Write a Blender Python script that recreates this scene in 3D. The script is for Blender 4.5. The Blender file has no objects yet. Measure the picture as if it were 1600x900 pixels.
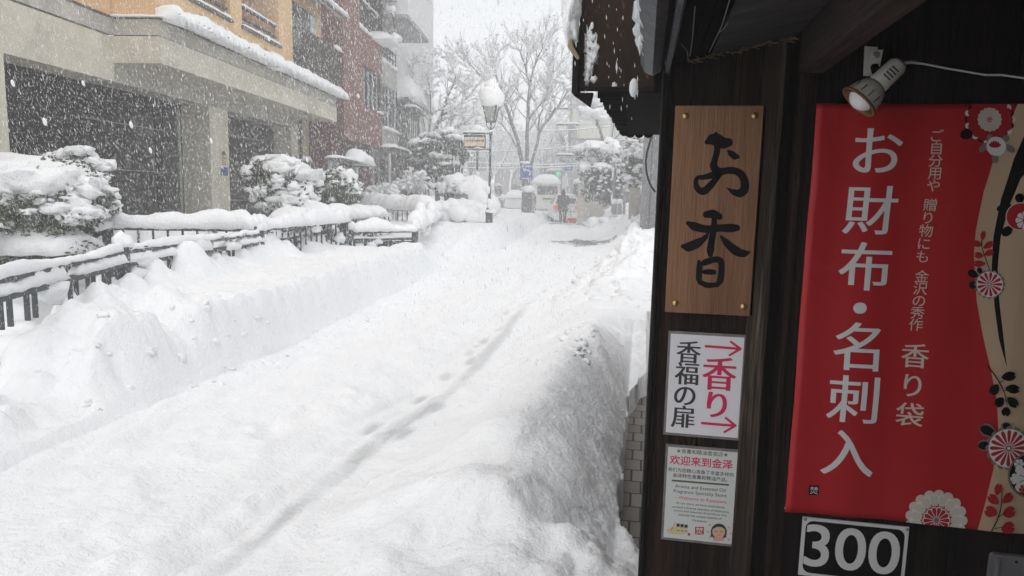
import bpy, bmesh, math, random
import numpy as np
from mathutils import Vector, Matrix, noise as mnoise

# ------------------------------------------------------------------ camera, world, sun, exposure
SC = bpy.context.scene
COL = SC.collection
R = math.radians
F = 1100.0
YAW, PITCH, ROLL, CAMZ = R(10.4), R(7.56), R(1.3), 1.45
fw = np.array([-math.sin(YAW)*math.cos(PITCH), math.cos(YAW)*math.cos(PITCH), -math.sin(PITCH)])
_r0 = np.array([math.cos(YAW), math.sin(YAW), 0.0]); _u0 = np.cross(_r0, fw)
rt = math.cos(ROLL)*_r0 + math.sin(ROLL)*_u0
up = -math.sin(ROLL)*_r0 + math.cos(ROLL)*_u0
EYE = np.array([0.0, 0.0, CAMZ])
cam_d = bpy.data.cameras.new('camera'); cam = bpy.data.objects.new('camera', cam_d); COL.objects.link(cam)
cam_d.sensor_width = 36.0; cam_d.lens = F/1600*36.0; cam_d.clip_start = 0.05; cam_d.clip_end = 600
M3 = Matrix((tuple(rt), tuple(up), tuple(-fw))).transposed()
cam.matrix_world = Matrix.Translation(Vector(EYE)) @ M3.to_4x4()
SC.camera = cam

SUN_EL, SUN_AZ = R(60), R(175)      # overcast: a broad soft glow from above the street
w = bpy.data.worlds.new('World'); SC.world = w; w.use_nodes = True
nt = w.node_tree; nt.nodes.clear()
out = nt.nodes.new('ShaderNodeOutputWorld'); bg = nt.nodes.new('ShaderNodeBackground')
sky = nt.nodes.new('ShaderNodeTexSky'); sky.sky_type = 'NISHITA'; sky.sun_disc = False
sky.sun_elevation = SUN_EL; sky.sun_rotation = SUN_AZ; sky.dust_density = 1.0; sky.air_density = 1.0; sky.ozone_density = 1.0
hs = nt.nodes.new('ShaderNodeHueSaturation'); hs.inputs['Saturation'].default_value = 0.12
nt.links.new(sky.outputs[0], hs.inputs['Color']); nt.links.new(hs.outputs[0], bg.inputs[0])
bg.inputs[1].default_value = 0.15
nt.links.new(bg.outputs[0], out.inputs[0])
sl = bpy.data.lights.new('sun', 'SUN'); sl.energy = 0.6; sl.angle = R(90); sl.color = (1.0, 0.98, 0.95)
so = bpy.data.objects.new('sun', sl); COL.objects.link(so)
_sd = Vector((math.sin(SUN_AZ)*math.cos(SUN_EL), math.cos(SUN_AZ)*math.cos(SUN_EL), math.sin(SUN_EL)))
so.rotation_euler = _sd.to_track_quat('Z', 'Y').to_euler(); so.location = (0, 0, 40)
vs = SC.view_settings; vs.view_transform = 'Standard'; vs.look = 'None'; vs.gamma = 1.0; vs.use_curve_mapping = False
vs.exposure = 0.68
SC.cycles.use_denoising = True
SC.cycles.max_bounces = 8; SC.cycles.volume_bounces = 2
SC.cycles.sample_clamp_indirect = 8

# ------------------------------------------------------------------ photo geometry helpers
def ray(x, y): return (x-800)/F*rt + (450-y)/F*up + fw
def aty(x, y, Y): r = ray(x, y); return Vector(EYE + r*Y/r[1])
def atz(x, y, z): r = ray(x, y); return Vector(EYE + r*(z-CAMZ)/r[2])
def atd(x, y, d): return Vector(EYE + ray(x, y)*d)
AL = R(-6.8)
DL = Vector((math.sin(AL), math.cos(AL), 0)); NL = Vector((math.cos(AL), -math.sin(AL), 0)); PL = Vector((-7.5, 0, 0))
def Lw(s, o, z): return PL + DL*s + NL*o + Vector((0, 0, z))
def Lp(x, y, o=0.0):                      # frame of the left-hand house fronts: s along, z up, at offset o towards the street
    r = Vector(ray(x, y)); e = Vector(EYE)
    t = (NL.dot(PL) + o - NL.dot(e))/NL.dot(r); p = e + r*t
    return (p-PL).dot(DL), p.z
rng = random.Random(7)

# ------------------------------------------------------------------ materials
MATS = {}
def _n(nt, t, **kw):
    n = nt.nodes.new(t)
    for k, v in kw.items():
        if k in n.inputs: n.inputs[k].default_value = v
        else: setattr(n, k, v)
    return n
def mat(name, c1, c2=None, scale=6.0, rough=0.7, bump=0.0, bscale=40.0, stretch=(1, 1, 1), lo=0.35, hi=0.65,
        metallic=0.0, spec=0.3, emit=None, detail=6.0, alpha=None, transmission=0.0, coord='Position', c3=None, s3=1.2, l3=0.5, h3=0.62):
    m = bpy.data.materials.new(name); m.use_nodes = True; nt = m.node_tree; nt.nodes.clear()
    o = _n(nt, 'ShaderNodeOutputMaterial'); b = _n(nt, 'ShaderNodeBsdfPrincipled')
    nt.links.new(b.outputs[0], o.inputs[0])
    b.inputs['Roughness'].default_value = rough; b.inputs['Metallic'].default_value = metallic
    b.inputs['Specular IOR Level'].default_value = spec
    if transmission: b.inputs['Transmission Weight'].default_value = transmission
    if alpha is not None: b.inputs['Alpha'].default_value = alpha
    g = _n(nt, 'ShaderNodeNewGeometry'); mp = _n(nt, 'ShaderNodeMapping'); mp.inputs['Scale'].default_value = stretch
    nt.links.new(g.outputs['Position'], mp.inputs[0])
    if c2 is None: b.inputs['Base Color'].default_value = (*c1, 1)
    else:
        nz = _n(nt, 'ShaderNodeTexNoise', Scale=scale, Detail=detail, Roughness=0.62)
        nt.links.new(mp.outputs[0], nz.inputs['Vector'])
        rp = _n(nt, 'ShaderNodeValToRGB'); rp.color_ramp.elements[0].position = lo; rp.color_ramp.elements[1].position = hi
        rp.color_ramp.elements[0].color = (*c1, 1); rp.color_ramp.elements[1].color = (*c2, 1)
        nt.links.new(nz.outputs['Fac'], rp.inputs[0]); src = rp.outputs[0]
        if c3 is not None:
            n3 = _n(nt, 'ShaderNodeTexNoise', Scale=s3, Detail=8.0, Roughness=0.7)
            nt.links.new(mp.outputs[0], n3.inputs['Vector'])
            mr = _n(nt, 'ShaderNodeMapRange'); mr.inputs['From Min'].default_value = l3; mr.inputs['From Max'].default_value = h3
            nt.links.new(n3.outputs['Fac'], mr.inputs['Value'])
            mx = _n(nt, 'ShaderNodeMixRGB'); mx.inputs['Color2'].default_value = (*c3, 1)
            nt.links.new(mr.outputs[0], mx.inputs['Fac']); nt.links.new(src, mx.inputs['Color1']); src = mx.outputs[0]
        nt.links.new(src, b.inputs['Base Color'])
    if bump:
        nb = _n(nt, 'ShaderNodeTexNoise', Scale=bscale, Detail=5.0, Roughness=0.6)
        nt.links.new(mp.outputs[0], nb.inputs['Vector'])
        bp = _n(nt, 'ShaderNodeBump', Strength=bump, Distance=0.02)
        nt.links.new(nb.outputs['Fac'], bp.inputs['Height']); nt.links.new(bp.outputs[0], b.inputs['Normal'])
    if emit:
        b.inputs['Emission Color'].default_value = (*emit[:3], 1); b.inputs['Emission Strength'].default_value = emit[3]
    MATS[name] = m; return m

SNOW = mat('snow', (.915, .925, .935), (.94, .945, .95), 3, .8, .8, 34, spec=.08)
SNOWF = mat('far_snow', (.91, .92, .93), (.93, .94, .945), 3, .8, spec=.1)
FLAKE = mat('flake', (.92, .93, .94), rough=.9, spec=0)
_ft = FLAKE.node_tree; _fo = [n for n in _ft.nodes if n.type == 'OUTPUT_MATERIAL'][0]
_d = _n(_ft, 'ShaderNodeBsdfDiffuse', Color=(.95, .96, .97, 1)); _t = _n(_ft, 'ShaderNodeBsdfTranslucent', Color=(.95, .96, .97, 1)); _mx = _n(_ft, 'ShaderNodeMixShader')
_mx.inputs[0].default_value = .5; _ft.links.new(_d.outputs[0], _mx.inputs[1]); _ft.links.new(_t.outputs[0], _mx.inputs[2]); _ft.links.new(_mx.outputs[0], _fo.inputs[0])
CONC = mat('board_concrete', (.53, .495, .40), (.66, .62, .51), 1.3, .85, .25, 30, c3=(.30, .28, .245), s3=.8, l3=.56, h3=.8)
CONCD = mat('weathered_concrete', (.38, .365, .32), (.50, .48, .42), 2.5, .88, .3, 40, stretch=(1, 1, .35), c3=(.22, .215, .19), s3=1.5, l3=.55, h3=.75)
OCHRE = mat('ochre_render', (.66, .43, .225), (.74, .51, .29), 1.2, .85, .2, 60, stretch=(1, 1, .4))
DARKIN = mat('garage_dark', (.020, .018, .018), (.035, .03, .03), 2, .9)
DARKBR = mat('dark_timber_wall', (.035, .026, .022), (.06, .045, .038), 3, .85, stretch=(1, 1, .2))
BRICK = mat('red_tile_brick', (.175, .083, .070), (.245, .127, .108), 9, .8, .3, 25, c3=(.24, .08, .07), s3=.7, l3=.5, h3=.8)
BRICKD = mat('maroon_render', (.11, .035, .033), (.16, .055, .052), 4, .85, .2, 30)
GREYM = mat('grey_cladding', (.36, .355, .33), (.46, .45, .42), 3, .75, stretch=(1, 1, .3))
WHITEW = mat('white_render', (.66, .66, .65), (.74, .74, .73), .6, .8)
CREAMT = mat('cream_tile', (.62, .61, .55), (.70, .69, .63), 1.0, .7)
GREYW = mat('grey_render', (.30, .30, .31), (.38, .38, .39), .9, .85)
FADEB = mat('far_wall', (.40, .40, .41), (.50, .49, .49), .25, .9)
GLASSD = mat('dark_glass', (.045, .055, .06), (.09, .10, .105), 1.5, .12, spec=.6)
GLASSL = mat('pale_window', (.40, .44, .45), (.52, .56, .56), 2.0, .2, spec=.5)
METALD = mat('rail_metal', (.045, .055, .06), (.085, .095, .10), 14, .55, .15, 60, spec=.4)
METALB = mat('black_metal', (.02, .02, .022), (.04, .04, .045), 10, .5)
STEEL = mat('steel', (.30, .31, .32), (.40, .41, .42), 8, .45, metallic=.5)
LAMPG = mat('lamp_green', (.035, .055, .05), (.06, .085, .075), 12, .5)
LAMPGL = mat('lamp_glass', (.30, .31, .28), (.38, .39, .36), 6, .3)
BARK = mat('bark', (.14, .125, .115), (.22, .20, .19), 12, .9, .4, 40)
TWIG = mat('twig', (.20, .185, .175), (.29, .27, .26), 10, .9)
LEAF = mat('evergreen_leaf', (.030, .048, .026), (.075, .10, .055), 9, .5, spec=.35)
LEAFP = mat('pine_needle', (.045, .055, .045), (.10, .115, .09), 5, .7)
LEAFO = mat('olive_leaf', (.05, .07, .04), (.11, .14, .08), 8, .55)
TILE = mat('roof_tile', (.05, .052, .055), (.09, .092, .098), 8, .45, .2, 40)
YELB = mat('ochre_tile_wall', (.32, .28, .17), (.42, .37, .24), 5, .85, .2, 40, stretch=(1, 1, .3))
PANELG = mat('grey_panel', (.40, .43, .44), (.48, .51, .52), 3, .5)
STONE = mat('gate_stone', (.34, .31, .26), (.50, .47, .41), 5, .9, .4, 30, stretch=(1, 1, .4), c3=(.16, .15, .12), s3=3, l3=.52, h3=.66)
ROCK = mat('canal_stone', (.06, .058, .055), (.14, .135, .13), 9, .9, .5, 25)
# shop
WOOD = mat('black_plank', (.007, .005, .0045), (.026, .016, .012), 7, .7, .9, 40, stretch=(2.2, 2.2, .13), c3=(.115, .058, .038), s3=2.1, l3=.48, h3=.68, spec=.12)
WOODW = mat('worn_post', (.018, .013, .011), (.05, .036, .028), 7, .75, .6, 40, stretch=(2.5, 2.5, .09), c3=(.31, .24, .185), s3=2.3, l3=.54, h3=.69, spec=.12)
WOODK = mat('dark_plank', (.004, .0036, .0034), (.011, .008, .007), 6, .75, .6, 40, stretch=(2, 2, .15), c3=(.026, .017, .013), s3=2.4, l3=.55, h3=.7, spec=.10)  # near-black planks, darker than the wall planks
SOFF = mat('peeling_soffit', (.022, .022, .025), (.055, .055, .062), 7, .7, .7, 30, stretch=(.35, 1.6, 1), c3=(.13, .115, .09), s3=5, l3=.58, h3=.68)
BEAMM = mat('red_brown_beam', (.016, .010, .009), (.042, .026, .022), 8, .8, .6, 30, stretch=(2, .25, 2), c3=(.12, .09, .06), s3=4, l3=.6, h3=.7)
RUSTB = mat('rusty_board', (.020, .013, .010), (.042, .026, .019), 6, .75, .4, 50, stretch=(1, 1, .5), c3=(.22, .11, .06), s3=34, l3=.58, h3=.70, spec=.1)
GUTT = mat('gutter_zinc', (.018, .022, .03), (.035, .04, .05), 10, .5, .4, 30, metallic=.15, stretch=(1, .4, 1))
ICE = mat('ice', (.45, .48, .50), (.72, .75, .78), 14, .15, .5, 30, spec=.6)
OAK = mat('oiled_board', (.215, .108, .058), (.31, .16, .088), 7, .45, .25, 50, stretch=(2.5, 1, .18), c3=(.13, .055, .026), s3=3.2, l3=.47, h3=.72, spec=.2)
INK = mat('ink_black', (.006, .006, .007), rough=.6, spec=.08)
EAVEK = mat('eave_black', (.003, .003, .003), (.008, .007, .007), 20, .9, .5, 60, spec=.03)  # even matt black for the eave battens, lower eave and tile ends
BRASS = mat('brass', (.50, .34, .14), (.62, .44, .2), 30, .35, metallic=.8)
PAPER = mat('white_paper', (.78, .76, .79), rough=.6)
PAPERG = mat('greenish_paper', (.66, .68, .655), rough=.6)
SLEEVE = mat('laminate_edge', (.17, .165, .16), (.25, .24, .235), 30, .12, .1, 20, spec=.6)
PINK = mat('crimson_ink', (.62, .025, .11), rough=.6)
GREY_INK = mat('grey_ink', (.045, .045, .047), rough=.6)
GREEN_INK = mat('olive_ink', (.10, .135, .085), rough=.6)
RED = mat('banner_red', (.42, .010, .016), (.455, .014, .02), 2, .5, .06, 14, spec=.35)
REDI = mat('print_red', (.40, .013, .02), rough=.6)
CREAM = mat('banner_cream', (.55, .40, .27), rough=.55)
WHITEI = mat('print_white', (.72, .71, .71), rough=.6)
IVORY = mat('print_ivory', (.62, .55, .47), rough=.6)
GREYP = mat('print_taupe', (.20, .175, .15), rough=.6)
SKINI = mat('print_skin', (.66, .44, .29), rough=.6)
STRAW = mat('print_straw', (.62, .55, .30), rough=.6)
PINKI = mat('print_pink', (.75, .34, .34), rough=.6)
PLAST = mat('yellowed_plastic', (.66, .64, .59), (.74, .72, .67), 12, .45, c3=(.24, .13, .06), s3=22, l3=.6, h3=.7)
RUST = mat('rust', (.14, .07, .03), (.25, .13, .06), 30, .85)
BULB = mat('bulb_glass', (.85, .85, .84), rough=.25)
CORD = mat('white_cord', (.62, .62, .63), rough=.5)
GREYTILE = mat('grey_plate', (.13, .13, .14), (.20, .20, .21), 9, .4)
# vehicles / people
CARW = mat('white_car_paint', (.66, .67, .67), (.72, .73, .73), 1.5, .3, spec=.5)
VANW = mat('ivory_van_paint', (.66, .65, .60), (.72, .71, .66), 1.5, .35, spec=.5)
TYRE = mat('tyre', (.02, .02, .02), (.04, .04, .04), 10, .9)
TAIL = mat('tail_lamp', (.45, .03, .03), rough=.25, emit=(1.0, .16, .06, .25))
TAILO = mat('tail_lens', (.40, .04, .04), rough=.25)
COAT = mat('dark_coat', (.022, .022, .024), (.045, .043, .042), 9, .85)
TROU = mat('dark_trousers', (.018, .02, .025), (.03, .033, .04), 9, .9)
SKIN = mat('skin', (.48, .30, .22), rough=.6)
HAIR = mat('hair', (.012, .011, .011), rough=.5)
UMB = mat('clear_umbrella', (.72, .74, .76), rough=.2, alpha=.55)
REDP = mat('red_plastic', (.55, .03, .035), (.65, .05, .05), 5, .45)
BLUE = mat('blue_sign', (.045, .09, .30), (.06, .11, .35), 4, .5)
GREENL = mat('green_signal', (.02, .5, .25), rough=.3, emit=(.05, 1.0, .45, .35))

# ------------------------------------------------------------------ mesh builder
class MB:
    def __init__(s): s.v = []; s.f = []; s.m = []
    def add(s, vs, fs, mi=0):
        k = len(s.v); s.v.extend([tuple(v) for v in vs]); s.f.extend([tuple(i+k for i in f) for f in fs]); s.m.extend([mi]*len(fs)); return s
    def hexa(s, c, mi=0):   # 8 corners: bottom 0-3 ccw, top 4-7
        return s.add(c, [(3, 2, 1, 0), (4, 5, 6, 7), (0, 1, 5, 4), (1, 2, 6, 5), (2, 3, 7, 6), (3, 0, 4, 7)], mi)
    def box(s, x0, x1, y0, y1, z0, z1, mi=0):
        return s.hexa([(x0, y0, z0), (x1, y0, z0), (x1, y1, z0), (x0, y1, z0), (x0, y0, z1), (x1, y0, z1), (x1, y1, z1), (x0, y1, z1)], mi)
    def lbox(s, s0, s1, o0, o1, z0, z1, mi=0):
        return s.hexa([Lw(s0, o0, z0), Lw(s0, o1, z0), Lw(s1, o1, z0), Lw(s1, o0, z0), Lw(s0, o0, z1), Lw(s0, o1, z1), Lw(s1, o1, z1), Lw(s1, o0, z1)], mi)
    def bar(s, a, b, w, h, upv=(0, 0, 1), mi=0):   # rectangular bar from a to b
        a, b = Vector(a), Vector(b); d = (b-a).normalized(); u = Vector(upv)
        x = d.cross(u)
        if x.length < 1e-4: x = d.cross(Vector((1, 0, 0)))
        x.normalize(); y = x.cross(d)
        q = [(-w/2, -h/2), (w/2, -h/2), (w/2, h/2), (-w/2, h/2)]
        return s.hexa([a+x*i+y*j for i, j in q] + [b+x*i+y*j for i, j in q], mi)
    def tube(s, pts, rad, n=8, cap=True, mi=0):
        pts = [Vector(p) for p in pts]; m = len(pts)
        if not hasattr(rad, '__len__'): rad = [rad]*m
        vs = []; x = None
        for i in range(m):
            d = (pts[min(i+1, m-1)]-pts[max(i-1, 0)])
            d = d.normalized() if d.length > 1e-9 else Vector((0, 0, 1))
            if x is None: x = d.orthogonal().normalized()
            else:
                x = x - d*x.dot(d); x = x.normalized() if x.length > 1e-6 else d.orthogonal().normalized()
            y = d.cross(x)
            for k in range(n):
                a = 2*math.pi*k/n; vs.append(pts[i]+(x*math.cos(a)+y*math.sin(a))*rad[i])
        fs = [(i*n+k, i*n+(k+1) % n, (i+1)*n+(k+1) % n, (i+1)*n+k) for i in range(m-1) for k in range(n)]
        if cap: fs += [tuple(range(n-1, -1, -1)), tuple((m-1)*n+k for k in range(n))]
        return s.add(vs, fs, mi)
    def lathe(s, c, prof, n=16, ax=None, mi=0):     # prof: (radius, height) list
        c = Vector(c); z = Vector(ax).normalized() if ax is not None else Vector((0, 0, 1)); x = z.orthogonal().normalized(); y = z.cross(x)
        vs = []; m = len(prof)
        for r, h in prof:
            for k in range(n):
                a = 2*math.pi*k/n; vs.append(c+z*h+(x*math.cos(a)+y*math.sin(a))*max(r, 1e-4))
        fs = [(i*n+k, i*n+(k+1) % n, (i+1)*n+(k+1) % n, (i+1)*n+k) for i in range(m-1) for k in range(n)]
        fs += [tuple(range(n-1, -1, -1)), tuple((m-1)*n+k for k in range(n))]
        return s.add(vs, fs, mi)
    def blob(s, c, r, amp=.12, fr=2.0, sub=2, seed=0, flat=None, mi=0, rot=0.0):
        c = Vector(c); r = Vector(r) if hasattr(r, '__len__') else Vector((r, r, r))
        vs0, fs = ICO[sub]; sd = Vector((seed*13.7, seed*7.3, seed*3.1)); vs = []
        ca, sa = math.cos(rot), math.sin(rot)
        for v in vs0:
            k = 1 + amp*2*mnoise.noise(v*fr+sd) + amp*mnoise.noise(v*fr*2.3+sd)
            p = Vector((v.x*r.x*k, v.y*r.y*k, v.z*r.z*k))
            if flat is not None and p.z < -flat*r.z: p.z = -flat*r.z + (p.z+flat*r.z)*.12
            vs.append(c+Vector((p.x*ca-p.y*sa, p.x*sa+p.y*ca, p.z)))
        return s.add(vs, fs, mi)
    def strip(s, pts, wd, h, seed=0, step=.08, n=9, wob=.25, sag=.0, side=None, scal=0.0, per=.17, lump=.5):
        """lumpy snow lying along a polyline (pts = centre line of its underside)"""
        P = [Vector(p) for p in pts]; L = [0.0]
        for a, b in zip(P, P[1:]): L.append(L[-1]+(b-a).length)
        m = max(3, int(L[-1]/step)); vs = []; k = 0
        for i in range(m+1):
            t = L[-1]*i/m
            while k < len(P)-2 and t > L[k+1]: k += 1
            u = (t-L[k])/max(1e-6, L[k+1]-L[k]); p = P[k].lerp(P[k+1], u); d = (P[k+1]-P[k]).normalized()
            x = d.cross(Vector((0, 0, 1))).normalized() if side is None else Vector(side)
            q = p*2.1+Vector((seed*5.1, seed*9.7, 0))
            hh = h*(1+wob*1.6*mnoise.noise(q*1.0)+wob*lump*mnoise.noise(q*3.7)); ww = wd*(1+wob*.8*mnoise.noise(q*1.9+Vector((4, 4, 4))))
            e = min(1.0, min(i, m-i)/max(1.0, .6*wd/step)+.25); hh *= e**.5
            sc = scal*abs(math.sin(math.pi*t/per))*(.6+.8*abs(mnoise.noise(q*2.3))) if scal else 0
            for j in range(n):
                a = -1+2*j/(n-1); z = hh*max(0, 1-abs(a)**2.6)**.6
                dz = -sag*abs(a)**3*(1+.5*mnoise.noise(q*4+Vector((a, 0, 0))))
                if scal and a > .45: dz -= sc*(a-.45)/.55; 
                gh = min(h, .11); g = .16*gh*mnoise.noise(q*6+Vector((a*2, 3, a)))+.10*gh*mnoise.noise(q*15+Vector((a*4, 7, a*3)))
                vs.append(p+x*(a*ww/2+g)+Vector((0, 0, z+dz+g)))
        fs = [(i*n+j, (i+1)*n+j, (i+1)*n+j+1, i*n+j+1) for i in range(m) for j in range(n-1)]
        fs += [(i*n, i*n+n-1, (i+1)*n+n-1, (i+1)*n) for i in range(m)]
        fs += [tuple(range(n)), tuple(m*n+j for j in range(n-1, -1, -1))]
        return s.add(vs, fs)
    def prism(s, poly, y0, y1, mi=0):       # polygon in (x,z), extruded along y
        n = len(poly); vs = [(x, y0, z) for x, z in poly]+[(x, y1, z) for x, z in poly]
        fs = [tuple(range(n)), tuple(range(2*n-1, n-1, -1))]+[(i, i+n, (i+1) % n+n, (i+1) % n) for i in range(n)]
        return s.add(vs, fs, mi)
    def build(s, name, mats, parent=None, origin=None, smooth=False, bevel=0.0, fix=False):
        me = bpy.data.meshes.new(name)
        org = Vector(origin) if origin is not None else (wl(parent) if parent else Vector((0, 0, 0)))
        a = np.array(s.v, dtype=np.float32)-np.array(org, dtype=np.float32)
        me.from_pydata(a.tolist(), [], s.f)
        for m in (mats if isinstance(mats, (list, tuple)) else [mats]): me.materials.append(m)
        if isinstance(mats, (list, tuple)) and len(mats) > 1: me.polygons.foreach_set('material_index', s.m)
        if fix or bevel:
            b = bmesh.new(); b.from_mesh(me)
            bmesh.ops.recalc_face_normals(b, faces=b.faces)
            if bevel: bmesh.ops.bevel(b, geom=b.edges[:], offset=bevel, segments=2, affect='EDGES', profile=.6)
            b.to_mesh(me); b.free()
        if smooth: me.polygons.foreach_set('use_smooth', [True]*len(me.polygons))
        me.update()
        o = bpy.data.objects.new(name, me); COL.objects.link(o)
        if parent: o.parent = parent; o.location = org-wl(parent)
        else: o.location = org
        return o
def wl(o):
    p = Vector((0, 0, 0))
    while o is not None: p = p+o.location; o = o.parent
    return p
ICO = {}
for _s in (1, 2, 3):
    _b = bmesh.new(); bmesh.ops.create_icosphere(_b, subdivisions=_s, radius=1.0); _b.verts.ensure_lookup_table()
    ICO[_s] = ([v.co.copy() for v in _b.verts], [tuple(v.index for v in f.verts) for f in _b.faces]); _b.free()
def thing(name, label, cat, loc, group=None, rz=0.0):
    o = bpy.data.objects.new(name, None); COL.objects.link(o); o.location = loc; o.rotation_euler.z = rz; o.empty_display_size = .1
    return tag(o, label, cat, group)
def tag(o, label=None, cat=None, group=None, kind=None):
    if label: o['label'] = label
    if cat: o['category'] = cat
    if group: o['group'] = group
    if kind: o['kind'] = kind
    return o
def copy_tree(o, parent=None):
    c = o.copy(); COL.objects.link(c)
    if parent: c.parent = parent
    for ch in list(o.children): copy_tree(ch, c)
    return c
def cap(mb, name, parent, m=None): return mb.build(name, m or SNOW, parent, smooth=True)

# text as flat mesh in the XZ plane, facing -Y
_GL = {}
def glyph(body):
    if body not in _GL:
        c = bpy.data.curves.new('g', 'FONT'); c.body = body; c.size = 1.0; c.fill_mode = 'FRONT'; c.resolution_u = 6
        o = bpy.data.objects.new('g', c); COL.objects.link(o)
        bpy.context.view_layer.update()
        me = bpy.data.meshes.new_from_object(o.evaluated_get(bpy.context.evaluated_depsgraph_get()))
        vs = np.array([v.co[:] for v in me.vertices]); fs = [tuple(p.vertices) for p in me.polygons]
        bpy.data.objects.remove(o); bpy.data.curves.remove(c); bpy.data.meshes.remove(me)
        _GL[body] = (vs, fs)
    return _GL[body]
def text(mb, body, cx, cz, y, h=None, wd=None, mincho=0.0, em=None, mi=0, sx=1.0, bold=0.0):
    """centre (cx,cz); h: fit to height / wd: fit to width / em: em size"""
    vs, fs = glyph(body); lo = vs.min(0); hi = vs.max(0)
    if em is None: em = h/(hi[1]-lo[1]) if h else wd/(hi[0]-lo[0])
    if em and not h and not wd: cxl, czl = (lo[0]+hi[0])/2, .38
    else: cxl, czl = (lo[0]+hi[0])/2, (lo[1]+hi[1])/2
    offs = [(0, 0)]
    if mincho: offs = [(-mincho*em, 0), (0, 0), (mincho*em, 0)]
    if bold: offs = [(-bold*em, -bold*em), (bold*em, -bold*em), (bold*em, bold*em), (-bold*em, bold*em)]
    for i, (ox, oz) in enumerate(offs):
        mb.add([(cx+(v[0]-cxl)*em*sx+ox, y-.00003*i, cz+(v[1]-czl)*em+oz) for v in vs], fs, mi)

# ------------------------------------------------------------------ snow ground
def _hash(ix, iy, s):
    n = (ix*374761393 + iy*668265263 + s*1274126177) & 0xffffffff
    n = ((n ^ (n >> 13))*1274126177) & 0xffffffff
    return ((n ^ (n >> 16)) & 0xffff)/65535.0
def vnoise(x, y, s=0):
    ix = np.floor(x).astype(np.int64); iy = np.floor(y).astype(np.int64); fx = x-ix; fy = y-iy
    ux = fx*fx*fx*(fx*(fx*6-15)+10); uy = fy*fy*fy*(fy*(fy*6-15)+10)
    a = _hash(ix, iy, s); b = _hash(ix+1, iy, s); c = _hash(ix, iy+1, s); d = _hash(ix+1, iy+1, s)
    return (a*(1-ux)+b*ux)*(1-uy)+(c*(1-ux)+d*ux)*uy-.5
def fbm(x, y, s=0, o=4):
    r = 0; a = 1.0; f = 1.0
    for i in range(o):
        r = r+a*vnoise(x*f+i*17.3, y*f-i*9.1, s+i); a *= .5; f *= 2.03
    return r
def sst(a, b, x):
    t = np.clip((x-a)/(b-a), 0, 1); return t*t*(3-2*t)
def eL(Y): return np.interp(Y, [0, 3, 6.4, 11.7, 12.6, 18, 34, 60], [-3.16, -3.16, -3.25, -3.64, -3.65, -3.62, -4.85, -6.8])
def eR(Y): return np.interp(Y, [-5, 2.3, 4.1, 5.1, 7, 9, 10, 14, 21, 35, 60], [-1.32, -1.32, -1.22, -1.10, -1.14, -1.22, -1.14, -1.05, -1.0, -2.7, -4.2])
def xR(Y): return np.interp(Y, [1.1, 5.49, 8.38, 12.87], [-2.9, -4.53, -4.88, -5.6])
FOOT = [(571, 696, .16, .075), (632, 672, .15, .065), (583, 662, .14, .06), (683, 633, .13, .06), (657, 612, .13, .06), (735, 560, .13, .06), (697, 583, .12, .06), (756, 525, .13, .06), (733, 545, .12, .05),
        (780, 511, .12, .055), (745, 533, .10, .05), (824, 477, .12, .055), (790, 488, .12, .05), (850, 455, .12, .05), (812, 497, .1, .05)]
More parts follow.
